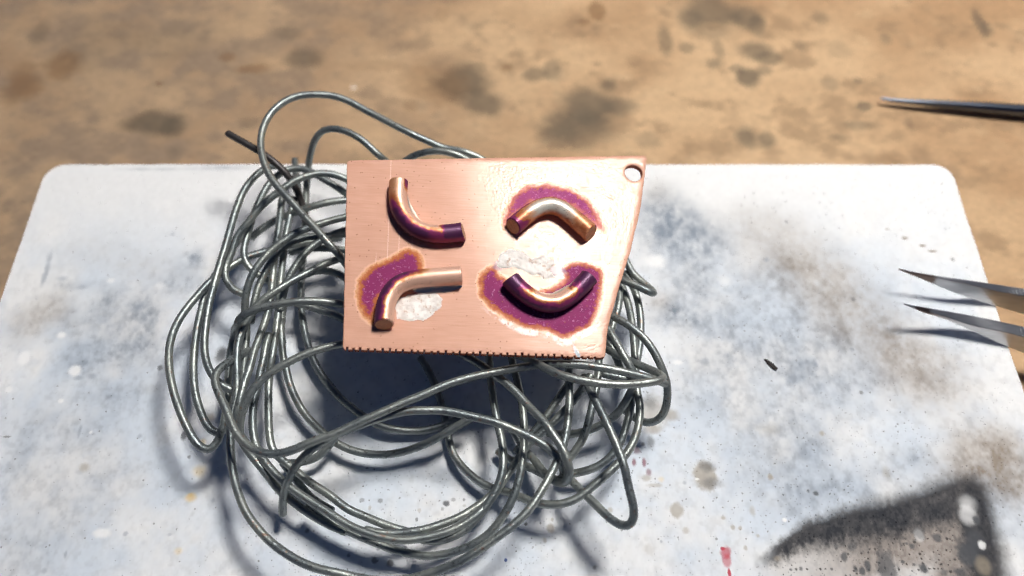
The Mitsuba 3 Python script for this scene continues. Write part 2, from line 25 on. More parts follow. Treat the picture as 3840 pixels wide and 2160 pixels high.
S2 = [[-3.78,-4.75],[-3.45,-3.07],[-2.26,-1.84],[-0.7,-1.36],[-0.08,-3.01],[2.34,-4.43],[5.48,-5.29],[7.92,-4.65],[9.67,-3.01],[8.97,-1.47],[11.23,-0.21],[13.24,0.03],[15.72,-0.7],[16.67,-1.84],[16.11,-6.3],[15.38,-9.13],[14.08,-11.2],[12.11,-12.16],[10.15,-13.47],[8.96,-13.27],[7.07,-12.3],[3.51,-11.91],[0.43,-10.44],[-1.95,-8.69],[-3.51,-7.01]]
S3 = [[-0.25,6.26],[0.36,8.49],[1.86,11.37],[3.9,13.07],[7.48,13.76],[11.34,13.13],[14.64,11.29],[16.86,8.49],[17.81,5.5],[16.92,4.02],[14.68,5.3],[11.72,8.42],[8.7,9.89],[5.38,9.11],[2.36,6.7],[0.62,4.15],[0.0,4.38]]
F1 = [[-15.59,-11.05],[-16.09,-9.37],[-15.52,-7.86],[-14.17,-7.17],[-11.86,-6.81],[-9.75,-6.95],[-8.98,-7.79],[-9.33,-9.04],[-10.33,-10.32],[-11.92,-11.13],[-13.98,-11.27]]
F2 = [[-0.69,-1.75],[-0.1,0.11],[1.12,1.37],[3.08,1.09],[4.8,-0.13],[6.78,0.51],[8.25,-0.46],[7.72,-2.07],[8.2,-2.82],[7.21,-3.66],[5.75,-2.96],[4.04,-2.53],[2.1,-1.6],[0.64,-2.07]]
RODS = [[[-16.49,11.33],[-16.48,9.23],[-16.23,7.08],[-15.27,5.02],[-13.6,3.41],[-11.32,2.63],[-8.69,2.69],[-5.87,3.23]],[[-17.41,-12.75],[-17.43,-10.54],[-16.99,-8.21],[-15.83,-6.35],[-13.81,-5.3],[-11.04,-4.75],[-8.49,-4.41],[-6.19,-4.09]],[[1.46,4.36],[3.44,6.3],[5.44,7.88],[7.46,8.64],[9.21,8.32],[11.07,7.02],[12.91,5.36],[14.38,3.96]],[[1.1,-4.15],[2.77,-5.97],[4.8,-7.38],[6.94,-8.03],[8.87,-7.68],[10.83,-6.32],[12.47,-4.71],[13.75,-3.17]]]
TILE = [-92.11,86.72,96.56]
SOFT = [[28.13,90.6,4.31,4.02,0.25,1,1],[30.01,82.35,6.46,5.88,0.75,0,1],[35.85,79.69,6.09,5.53,0.6,0,1],[29.5,87.41,4.92,4.55,0.4,0,1],[32.18,75.23,6.95,6.19,0.4,0,1],[45.47,84.28,5.53,5.18,0.25,1,1],[49.4,80.26,7.71,7.18,0.3,1,1],[52.31,76.52,8.76,8.11,0.3,1,1],[53.23,74.5,4.73,4.36,0.25,1,1],[54.83,72.87,8.28,7.62,0.25,1,1],[56.88,70.36,8.58,7.88,0.28,1,1],[58.58,67.9,7.4,6.78,0.2,1,1],[60.63,65.82,8.46,7.74,0.3,1,1],[62.89,63.43,7.3,6.67,0.25,1,1],[58.41,59.25,3.3,2.95,0.5,0,1],[58.07,60.57,2.41,2.16,0.3,1,1],[64.96,60.4,7.58,6.92,0.3,1,1],[67.0,57.44,7.51,6.84,0.3,1,1],[69.36,54.86,8.15,7.43,0.35,1,1],[71.18,52.64,7.03,6.41,0.25,1,1],[72.83,51.07,8.05,7.35,0.4,1,1],[28.92,64.28,3.96,3.39,0.6,0,1],[32.43,62.92,2.73,2.34,0.5,0,1],[26.08,66.68,3.38,2.9,0.35,1,1],[33.38,68.77,4.95,4.32,0.35,0,1],[39.28,61.91,6.96,6.01,0.3,0,1],[47.55,56.96,7.73,6.7,0.35,0,1],[51.67,63.6,6.08,5.42,0.3,0,1],[35.26,53.75,7.36,6.17,0.3,0,1],[52.34,50.6,8.15,7.03,0.35,0,1],[61.41,52.17,6.44,5.7,0.3,0,1],[44.93,69.48,6.2,5.54,0.25,0,1],[49.92,71.61,3.75,3.4,0.3,0,1],[-66.87,65.07,3.95,3.45,0.5,0,1],[-65.25,63.0,2.54,2.55,0.35,0,1],[-73.12,66.91,3.74,3.55,0.35,0,1],[-59.57,75.6,2.17,1.81,0.4,0,1],[-59.89,74.77,2.88,2.1,0.25,0,1],[-60.94,70.38,6.15,3.51,0.3,0,1],[-80.68,69.84,3.78,1.23,0.3,0,1],[-83.29,65.6,4.19,3.93,0.35,1,1],[-84.82,62.74,6.0,4.19,0.25,1,1],[-79.11,76.72,7.25,4.14,0.12,1,1],[-68.83,73.94,7.18,3.97,0.15,1,1],[-75.52,62.49,6.92,4.36,0.25,0,1],[-58.41,96.47,6.68,0.75,0.3,0,1],[-71.19,96.15,7.7,0.49,0.2,0,1],[-66.82,59.69,5.71,3.9,0.3,0,1],[-87.14,61.21,3.67,4.18,0.25,1,1],[-68.12,56.48,8.68,4.52,0.4,0,1],[-75.44,54.8,4.62,4.2,0.3,0,1],[-66.89,48.59,7.84,3.95,0.25,0,1],[-72.21,42.34,8.85,4.58,0.22,0,1],[-80.36,39.91,4.68,10.72,0.15,0,1],[-73.82,27.01,7.81,9.16,0.14,0,1],[-65.77,34.03,11.45,6.61,0.12,0,1],[-75.06,21.66,5.46,4.8,0.15,0,1],[32.71,47.6,8.89,3.66,0.2,0,1],[43.11,42.98,9.18,6.3,0.3,0,1],[48.49,36.32,6.83,6.14,0.32,0,1],[45.27,29.98,5.42,3.62,0.25,0,1],[39.63,34.18,5.51,4.58,0.15,0,1],[76.73,37.08,6.04,5.65,0.9,1,1],[79.94,34.88,6.33,5.44,1.0,1,1],[81.15,33.38,2.48,3.21,0.5,1,1],[73.61,34.88,5.0,2.37,0.8,1,1],[79.94,39.5,5.08,4.13,0.8,1,1],[82.02,37.94,2.69,3.3,0.4,1,1],[79.44,32.05,2.64,3.17,0.35,0,1],[79.62,27.2,1.94,5.81,0.2,0,1],[65.81,37.08,5.88,3.12,0.25,0,1],[53.13,32.38,8.25,2.57,0.3,0,1],[59.46,34.88,5.0,3.03,0.2,0,1]]
SPOTS = [[52.58,83.58,0.32,0.33,0.6,2,0.5],[62.01,66.86,0.49,0.49,0.6,2,0.5],[59.75,56.96,0.36,0.35,0.4,0,0.6],[52.83,54.06,0.41,0.41,0.5,0,0.6],[59.7,48.91,0.35,0.34,0.6,2,0.4],[33.6,54.64,0.71,0.59,0.35,0,0.8],[47.51,75.23,0.51,0.46,0.45,0,0.7],[71.61,81.97,0.45,0.25,0.5,1,0.6],[74.43,79.95,0.58,0.38,0.8,1,0.5],[77.42,78.26,0.64,0.34,0.8,1,0.5],[78.94,77.07,0.95,0.29,0.8,1,0.5],[82.27,75.23,0.38,0.38,0.6,2,0.6],[26.78,74.87,1.89,1.34,0.7,4,0.5],[39.17,70.54,1.24,1.1,0.4,4,0.8],[28.86,54.45,0.88,0.46,0.6,4,0.6],[-86.21,72.29,0.52,2.85,0.5,0,0.5],[-86.49,75.88,0.48,1.46,0.3,0,0.7],[-59.62,75.88,0.72,0.54,0.5,0,0.6],[-82.94,71.2,0.95,0.5,0.35,0,0.7],[-78.69,69.44,1.06,0.55,0.3,0,0.7],[-64.49,80.86,0.54,0.57,0.3,0,0.6],[-79.95,59.69,0.87,0.64,0.6,4,0.6],[-73.82,70.79,0.71,0.49,0.5,4,0.6],[-64.56,69.57,1.18,0.76,0.4,4,0.7],[-85.29,55.31,1.05,1.42,0.8,4,0.4],[-75.73,52.98,1.16,1.13,0.8,4,0.4],[-76.67,47.38,0.48,0.44,0.7,4,0.5],[-79.85,59.73,0.69,0.56,0.6,4,0.5],[-86.14,49.4,0.61,0.61,0.6,4,0.5],[-70.18,41.88,0.29,0.31,0.6,4,0.5],[-64.31,25.52,1.53,0.82,0.7,4,0.4],[-74.41,54.4,0.62,0.53,0.5,0,0.6],[-72.49,51.89,0.85,0.6,0.5,0,0.6],[-74.75,51.57,0.79,0.45,0.45,0,0.6],[-61.13,53.47,0.49,0.51,0.7,2,0.5],[-50.95,55.81,1.05,1.51,0.75,2,0.5],[-50.73,56.31,0.74,1.08,0.5,2,0.5],[-72.09,41.88,0.27,1.2,0.4,0,0.6],[-61.92,41.18,0.41,0.41,0.35,0,0.6],[-53.02,37.67,0.32,0.33,0.6,2,0.5],[-54.59,41.27,0.53,0.87,0.75,2,0.4],[-68.46,48.21,0.9,0.5,0.35,0,0.7],[-50.84,35.33,1.15,1.02,0.45,5,0.7],[-51.31,40.21,0.64,0.53,0.5,5,0.6],[-51.46,31.09,0.91,0.69,0.7,5,0.6],[-51.66,31.4,0.4,0.34,0.5,5,0.5],[-50.74,44.34,0.77,0.87,0.3,5,0.7],[-69.74,35.91,0.86,0.74,0.5,6,0.6],[-51.78,22.76,0.71,0.54,0.35,5,0.6],[-69.17,22.31,0.27,0.5,0.45,0,0.6],[-60.62,25.38,0.39,0.37,0.4,0,0.5],[-72.05,23.64,0.17,0.19,0.6,2,0.5],[-47.84,30.61,0.34,0.37,0.3,0,0.6],[-53.66,25.25,0.39,0.27,0.3,0,0.6],[-83.94,41.12,0.65,0.18,0.6,2,0.5],[-71.81,19.83,0.49,0.44,0.35,0,0.6],[23.88,45.73,2.65,3.09,0.5,6,0.5],[23.33,47.13,1.33,1.32,0.45,2,0.6],[26.88,44.81,1.32,1.07,0.55,6,0.5],[23.37,42.3,1.64,0.79,0.5,6,0.5],[22.98,40.17,0.65,1.06,0.55,2,0.5],[21.65,39.83,0.35,0.37,0.5,2,0.5],[20.6,38.84,0.56,0.68,0.5,7,0.5],[19.96,36.76,0.34,0.63,0.75,7,0.5],[21.63,36.76,0.34,0.77,0.75,7,0.5],[22.24,35.14,0.51,0.54,0.6,7,0.5],[21.84,34.18,0.72,0.58,0.45,6,0.5],[23.02,33.01,1.27,0.35,0.4,6,0.5],[24.15,33.96,0.47,0.45,0.3,5,0.6],[31.32,34.6,1.95,2.53,0.72,6,0.28],[31.92,36.11,1.28,0.91,0.5,2,0.6],[32.33,33.33,1.48,0.9,0.45,2,0.6],[26.2,28.95,1.08,1.26,0.62,6,0.3],[41.89,34.39,0.38,0.46,0.5,6,0.5],[51.61,41.67,0.44,0.49,0.6,6,0.5],[48.81,31.64,0.46,0.41,0.55,2,0.5],[34.75,26.35,0.37,0.39,0.55,6,0.5],[35.91,26.27,0.33,0.35,0.55,6,0.5],[33.43,27.83,0.37,0.31,0.5,6,0.5],[38.25,28.95,0.46,0.8,0.4,6,0.6],[27.28,25.91,0.49,0.51,0.45,6,0.5],[15.61,29.05,0.42,0.47,0.5,6,0.5],[43.0,42.3,1.96,1.21,0.3,6,0.8],[33.11,22.55,0.85,0.93,0.72,3,0.35],[33.16,21.38,0.69,1.06,0.62,3,0.35],[33.33,19.55,0.3,0.63,0.9,3,0.3],[32.74,23.13,0.41,0.3,0.85,3,0.3],[31.63,47.88,0.44,0.44,0.35,0,0.6],[36.31,23.23,0.33,0.39,0.5,6,0.5],[21.24,22.94,0.91,0.94,0.2,6,0.6],[38.51,25.11,0.29,0.3,0.45,6,0.5],[12.69,20.32,0.32,0.33,0.6,2,0.5],[32.0,24.61,0.25,0.21,0.6,2,0.5],[27.91,33.43,0.34,0.31,0.35,0,0.6],[23.29,24.22,0.2,0.21,0.4,0,0.5],[43.1,27.52,0.33,0.31,0.6,4,0.5],[30.6,23.13,0.16,0.17,0.4,0,0.5],[29.98,34.01,0.38,0.22,0.8,4,0.5],[72.64,30.09,1.39,1.34,0.45,4,0.6],[72.32,28.32,1.46,1.62,0.5,4,0.4],[63.75,25.16,0.8,1.09,0.45,4,0.35],[63.86,25.63,1.0,1.1,0.5,2,0.4],[57.67,20.25,1.65,2.88,0.75,2,0.3],[51.4,21.99,0.57,0.87,0.8,2,0.4],[54.76,20.63,0.6,0.9,0.85,2,0.4],[53.79,19.8,0.5,0.69,0.85,2,0.4],[63.25,20.17,0.69,0.82,0.9,2,0.4],[66.46,24.77,0.77,0.73,0.75,2,0.4],[70.66,22.22,1.59,1.65,0.9,2,0.3],[72.37,24.38,1.44,1.86,0.8,2,0.5],[72.57,20.55,1.26,1.46,0.55,6,0.4],[73.21,23.68,0.61,0.71,0.75,4,0.4],[73.4,27.52,0.58,0.76,0.9,2,0.4],[52.93,23.29,0.7,0.7,0.6,2,0.5],[50.41,23.45,0.54,0.42,0.55,2,0.5],[44.42,20.17,0.32,0.34,0.7,2,0.5],[62.22,23.45,0.41,0.43,0.7,2,0.5],[60.33,21.15,0.35,0.28,0.75,2,0.5],[52.77,20.17,0.35,0.59,0.75,2,0.5],[48.81,31.72,0.43,0.4,0.6,2,0.5],[41.89,34.38,0.5,0.54,0.5,6,0.5],[60.83,35.05,0.73,1.05,0.35,6,0.6],[66.06,37.43,0.71,0.66,0.5,0,0.7],[44.44,32.71,0.5,0.72,0.45,0,0.7],[42.82,20.02,0.25,0.23,0.7,2,0.5],[68.86,19.65,0.94,0.72,0.8,2,0.5],[66.18,19.65,0.63,0.54,0.6,2,0.5],[43.1,27.52,0.39,0.35,0.7,4,0.5],[47.63,32.05,0.26,0.29,0.5,2,0.5],[61.53,23.91,0.26,0.25,0.6,2,0.5],[61.89,20.78,0.28,0.25,0.7,2,0.5],[49.13,20.1,0.25,0.24,0.7,2,0.5],[41.04,21.69,0.63,0.4,0.45,6,0.6],[-21.27,21.38,0.51,0.53,0.7,2,0.4],[-18.83,21.04,0.57,0.58,0.75,2,0.4],[-23.66,35.84,0.24,0.22,0.5,2,0.4],[-21.07,30.55,0.44,0.37,0.5,2,0.4],[-10.53,30.11,0.53,0.51,0.6,2,0.4],[-15.08,27.59,0.26,0.33,0.6,2,0.4],[-22.66,29.39,0.26,0.37,0.45,6,0.4],[-24.02,30.62,0.44,0.37,0.45,2,0.4],[-20.83,23.02,0.29,0.24,0.5,2,0.4],[-25.32,22.13,0.29,0.27,0.5,2,0.4],[-11.08,29.24,0.29,0.33,0.4,2,0.4],[-14.73,29.03,0.35,0.36,0.35,6,0.4],[6.05,26.24,0.67,0.8,0.6,6,0.4],[5.14,24.38,0.35,0.44,0.45,6,0.4],[6.37,27.59,0.26,0.33,0.5,6,0.4],[2.19,26.88,0.32,0.3,0.85,2,0.4],[-0.96,21.45,0.26,0.29,0.9,8,0.4],[-10.47,30.11,0.5,0.45,0.55,2,0.4],[-9.38,30.7,0.35,0.3,0.4,2,0.4],[-7.69,30.7,0.24,0.3,0.6,2,0.4],[-3.01,26.81,0.26,0.3,0.7,2,0.4],[-7.59,29.75,0.29,0.24,0.4,6,0.4],[-32.17,25.81,0.38,0.43,0.6,2,0.4],[-43.14,20.97,0.0,0.0,0,0,0.4],[45.0,53.9,1.0,0.47,0.0,2,0.3]]
BURN = [[39.47,22.83],[42.87,25.16],[46.47,27.36],[50.83,28.96],[56.06,30.58],[61.2,31.56],[66.46,32.88],[70.98,34.38],[74.94,34.88],[76.8,33.21],[77.06,30.09],[76.96,26.41],[76.62,22.53],[75.76,18.01],[72.69,6.71],[30.15,6.71],[33.31,19.5]]
FLAKE = [[43.93,55.05],[44.42,54.93],[45.38,54.06],[46.0,53.18],[45.78,52.89],[45.18,53.18],[44.44,54.13]]
TSPOTS = [[-102.46,132.09,4.11,5.06,0.6,1,0.6],[-110.56,125.47,4.93,4.97,0.6,1,0.6],[-111.05,141.49,2.34,3.87,0.35,0,0.6],[-78.19,114.56,6.53,3.42,0.75,0,0.6],[-74.05,113.45,2.6,3.06,0.5,0,0.6],[-65.88,134.24,2.52,1.91,0.5,1,0.6],[-59.75,130.26,4.09,1.65,0.55,1,0.6],[-47.95,133.93,4.13,3.65,0.6,0,0.6],[-53.1,141.49,4.21,2.79,0.35,0,0.6],[-11.08,127.25,5.86,5.56,0.75,0,0.6],[-6.02,120.22,4.86,3.54,0.7,0,0.6],[-16.94,127.25,6.76,6.81,0.35,1,0.6],[-22.34,119.65,2.21,1.78,0.35,1,0.6],[-1.19,130.87,1.82,1.58,0.5,1,0.6],[-57.73,114.56,2.61,1.8,0.3,0,0.6],[-35.63,124.88,0.81,0.99,0.6,4,0.6],[-72.3,106.92,2.13,2.35,0.3,0,0.6],[-77.95,139.57,9.3,7.18,0.2,0,0.6],[-96.24,138.31,11.59,8.86,0.2,0,0.6],[-30.79,131.48,7.29,1.6,0.2,1,0.6],[-79.75,126.06,0.9,0.93,0.4,1,0.6],[-16.92,148.02,1.9,2.11,0.2,1,0.6],[20.46,148.69,1.9,3.19,0.6,1,0.6],[16.99,145.38,1.89,1.39,0.4,1,0.6],[47.59,148.69,8.09,5.07,0.7,0,0.6],[55.97,147.36,4.27,4.36,0.6,0,0.6],[42.55,146.04,3.31,3.55,0.5,0,0.6],[35.81,139.57,1.63,5.42,0.5,0,0.6],[46.89,142.78,5.63,3.49,0.4,0,0.6],[58.34,144.08,1.88,4.29,0.55,0,0.6],[40.66,137.05,1.85,1.68,0.45,0,0.6],[56.28,136.42,4.15,2.72,0.65,0,0.6],[60.05,133.93,3.67,2.02,0.6,0,0.6],[53.69,127.85,2.48,2.58,0.75,0,0.6],[51.34,130.56,1.82,1.31,0.5,0,0.6],[57.61,129.96,1.81,1.31,0.5,0,0.6],[46.53,132.09,1.82,1.64,0.5,0,0.6],[47.98,136.42,1.38,3.37,0.4,0,0.6],[73.4,146.7,2.37,2.23,0.35,0,0.6],[67.11,137.67,1.85,1.74,0.35,0,0.6],[75.66,136.42,2.77,2.81,0.2,0,0.6],[71.84,126.06,2.25,2.63,0.35,0,0.6],[78.25,126.66,1.57,1.33,0.35,0,0.6],[110.92,145.38,1.42,4.75,0.6,0,0.6],[112.25,143.43,1.41,2.35,0.4,0,0.6],[4.98,129.05,2.72,2.18,0.55,0,0.6],[9.53,130.26,2.27,3.46,0.5,0,0.6],[17.6,118.51,7.92,6.45,0.75,0,0.6],[16.06,113.45,8.68,5.11,0.6,0,0.6],[21.97,125.47,2.69,2.46,0.6,0,0.6],[23.36,119.08,3.97,3.54,0.5,0,0.6],[10.77,110.7,5.17,3.34,0.45,0,0.6],[50.83,110.7,3.02,3.18,0.65,0,0.6],[54.97,109.62,2.15,2.6,0.6,0,0.6],[77.79,119.08,1.76,1.4,0.65,0,0.6],[75.64,114.01,5.22,1.54,0.4,0,0.6],[70.64,110.7,2.58,1.2,0.3,0,0.6],[29.68,110.16,2.58,2.25,0.3,0,0.6],[87.07,114.56,1.31,2.54,0.25,0,0.6],[87.58,140.21,1.4,1.83,0.35,0,0.6]]
ARM1 = [[68.55,69.85,5.51,0.25,0.15],[69.43,69.61,5.24,0.35,0.23],[70.61,69.3,4.89,0.53,0.29],[72.38,68.83,4.37,0.88,0.38],[74.59,68.21,3.71,1.44,0.51],[76.81,67.57,3.05,2.0,0.66],[79.78,66.73,2.18,2.77,0.86],[82.85,66.19,1.3,3.02,1.22],[86.4,65.56,0.29,3.37,1.56],[89.84,65.03,-0.67,3.82,1.68],[93.19,64.51,-1.6,4.28,1.79],[97.74,63.8,-2.86,4.88,1.97],[102.54,63.04,-4.18,5.51,2.15]]
ARM2 = [[67.55,62.61,6.1,0.11,0.2],[68.42,62.38,5.83,0.18,0.33],[69.57,62.07,5.47,0.25,0.54],[71.31,61.63,4.93,0.39,0.86],[73.54,61.27,4.26,0.53,1.08],[75.77,60.87,3.59,0.67,1.35],[78.68,59.99,2.69,0.95,1.94],[81.59,59.1,1.79,1.58,2.15],[84.94,58.02,0.75,2.67,2.08],[88.19,57.08,-0.24,3.3,2.23],[91.39,56.27,-1.19,3.75,2.39],[95.73,55.18,-2.48,4.35,2.65],[100.29,54.02,-3.83,4.98,2.92]]
PICK = [[81.37,120.29,-6.4,0.3],[83.23,119.78,-6.4,0.8],[87.42,119.18,-6.3,1.15],[95.87,118.24,-6.2,1.4],[111.67,116.52,-6.1,1.6],[125.16,115.09,-6.0,1.9],[145.89,112.99,-6.0,1.9]]
LAMP = [163.8,219.4,474.0]
FOCUS = 124.35

# ------------------------------------------------------------------ camera, lamp, exposure
PITCH = math.radians(61.6)
EYE = (0.0, 0.0, 0.128)
scene['camera'] = {'type': 'thinlens', 'fov': 2 * math.degrees(math.atan(1920 / 2981)), 'fov_axis': 'x',
                   'aperture_radius': 0.0012, 'focus_distance': FOCUS * MM, 'near_clip': 0.005, 'far_clip': 10.0,
                   'to_world': T().look_at(origin=list(EYE), target=[0, math.cos(PITCH), EYE[2] - math.sin(PITCH)], up=[0, 0, 1])}
LAMP_POWER = 91.0
exposure = 0.0
scene['room_light'] = {'type': 'constant', 'radiance': {'type': 'rgb', 'value': [0.012, 0.024, 0.062]}}

# ------------------------------------------------------------------ helpers
def add(key, mesh, bsdf, smooth=False, uv=None, label=None, cat=None, group=None, kind=None):
    scene[key] = mikit.ply(mesh, bsdf, smooth, uv=uv)
    tag(key, label, cat, group, kind)
    return key

def tag(key, label=None, cat=None, group=None, kind=None):
    d = {k: v for k, v in (('label', label), ('category', cat), ('group', group), ('kind', kind)) if v}
    if d:
        labels[key] = d

def numbered(base):
    if base not in scene:
        return base
    i = 1
    while f'{base}_{i:03d}' in scene:
        i += 1
    return f'{base}_{i:03d}'

def spline(pts, step):
    p = np.asarray(pts, float)
    s = np.r_[0, np.cumsum(np.linalg.norm(np.diff(p, axis=0), axis=1) ** 0.6)]
    cs = CubicSpline(s, p)
    dense = cs(np.linspace(0, s[-1], 1200))
    L = np.r_[0, np.cumsum(np.linalg.norm(np.diff(dense, axis=0), axis=1))]
    n = max(6, int(L[-1] / step))
    t = np.linspace(0, L[-1], n + 1)
    return np.stack([np.interp(t, L, dense[:, k]) for k in range(3)], 1), t

def tube(pts, radius, sides=16, step=0.3, round_end=True, smooth_mm=0.0):
    """A tapered tube along a smooth curve; uv = (length in mm, turn round the tube)."""
    c, t = spline(pts, step)
    if smooth_mm:
        c = gaussian_filter1d(c, smooth_mm / step, axis=0, mode='nearest')
    radius = np.broadcast_to(radius, len(c)).astype(float).copy() if np.ndim(radius) == 0 else np.interp(t / t[-1], np.linspace(0, 1, len(radius)), radius)
    tan = np.gradient(c, axis=0)
    tan /= np.linalg.norm(tan, axis=1, keepdims=True)
    if round_end:
        e0, e1 = [(0.0, 0.25), (0.12, 0.75), (0.35, 0.97)], [(0.35, 0.97), (0.12, 0.75), (0.0, 0.25)]
        c = np.vstack([[c[0] + tan[0] * a * radius[0] for a, _ in e0], c[2:-2], [c[-1] - tan[-1] * a * radius[-1] for a, _ in e1]])
        r = np.r_[[radius[0] * b for _, b in e0], radius[2:-2], [radius[-1] * b for _, b in e1]]
        tan = np.vstack([np.repeat(tan[:1], 3, 0), tan[2:-2], np.repeat(tan[-1:], 3, 0)])
        tt = np.r_[[t[0]] * 3, t[2:-2], [t[-1]] * 3]
    else:
        r, tt = radius, t
    nrm = np.array([0, 0, -1.0])
    V, UV = [], []
    ang = np.linspace(0, 2 * np.pi, sides + 1)
    for i in range(len(c)):
        nrm = nrm - tan[i] * (nrm @ tan[i])
        nrm /= np.linalg.norm(nrm)
        b = np.cross(tan[i], nrm)
        V.append(c[i] + r[i] * (np.cos(ang)[:, None] * nrm + np.sin(ang)[:, None] * b))
        UV.append(np.stack([np.full(sides + 1, tt[i]), ang / (2 * np.pi)], 1))
    m = sides + 1
    F = []
    for i in range(len(c) - 1):
        a = i * m + np.arange(sides)
        F += [np.stack([a, a + 1, a + m + 1], 1), np.stack([a, a + m + 1, a + m], 1)]
    V, UV = np.vstack(V), np.vstack(UV)
    n0 = len(V)
    V = np.vstack([V, c[0], c[-1]])
    UV = np.vstack([UV, [tt[0], 0.5], [tt[-1], 0.5]])
    k = np.arange(sides)
    F += [np.stack([np.full(sides, n0), k + 1, k], 1), np.stack([np.full(sides, n0 + 1), (len(c) - 1) * m + k, (len(c) - 1) * m + k + 1], 1)]
    F = np.vstack(F)
    return trimesh.Trimesh(V * MM, F, process=False), UV

def fill(pg):
    """(points, triangles) of a polygon with holes."""
    rings = [np.array(r.coords)[:-1] for r in (pg.exterior, *pg.interiors)]
    v = np.ascontiguousarray(np.vstack(rings), dtype=np.float64)
    return v, mapbox_earcut.triangulate_float64(v, np.cumsum([len(r) for r in rings]).astype(np.uint32)).reshape(-1, 3).astype(int)

def prism(pg, h):
    v, f = fill(pg)
    n = len(v)
    if np.linalg.det(v[f[0][1:]] - v[f[0][0]]) < 0:
        f = f[:, ::-1]
    r = np.arange(n)
    r = r if shapely.is_ccw(pg.exterior) else r[::-1]
    q = np.roll(r, -1)
    F = np.vstack([f[:, ::-1], f + n, np.stack([r, q, q + n], 1), np.stack([r, q + n, r + n], 1)])
    return trimesh.Trimesh(np.vstack([np.c_[v, np.zeros(n)], np.c_[v, np.full(n, h)]]), F, process=False)

def mm3(p):
    return p.x * 1000, p.y * 1000, p.z * 1000

# ------------------------------------------------------------------ tile: white ceramic solder board, sooted and spotted
TONES = {0: (0.20, 0.245, 0.31), 1: (0.27, 0.215, 0.165), 2: (0.085, 0.09, 0.10), 3: (0.50, 0.03, 0.06), 4: (0.93, 0.93, 0.93),
         5: (0.85, 0.62, 0.25), 6: (0.36, 0.31, 0.24), 7: (0.22, 0.05, 0.08), 8: (0.04, 0.09, 0.32)}

def inside(x, y, poly):
    """Signed distance to a polygon in mm, positive inside."""
    d, s = mi.Float(1e9), mi.Float(1)
    n = len(poly)
    for i in range(n):
        (ax, ay), (bx, by) = poly[i], poly[i - 1]
        ex, ey = bx - ax, by - ay
        wx, wy = x - ax, y - ay
        h = dr.clip((wx * ex + wy * ey) / (ex * ex + ey * ey), 0, 1)
        d = dr.minimum(d, dr.square(wx - ex * h) + dr.square(wy - ey * h))
        c1, c2, c3 = y >= ay, y < by, ex * wy > ey * wx
        s = dr.select((c1 & c2 & c3) | (~c1 & ~c2 & ~c3), -s, s)
    return -s * dr.sqrt(d)

def spots(col, x, y, rows, n1, tones):
    for cx, cy, rx, ry, st, tone, soft in rows:
        if st <= 0:
            continue
        q = dr.sqrt(dr.square((x - cx) / max(rx, 0.05)) + dr.square((y - cy) / max(ry, 0.05))) + (n1 - 0.5) * 0.9
        col = mix(col, tones[tone], st * (1 - smoothstep(1 - soft * 1.2, 1 + soft * 0.8, q)))
    return col

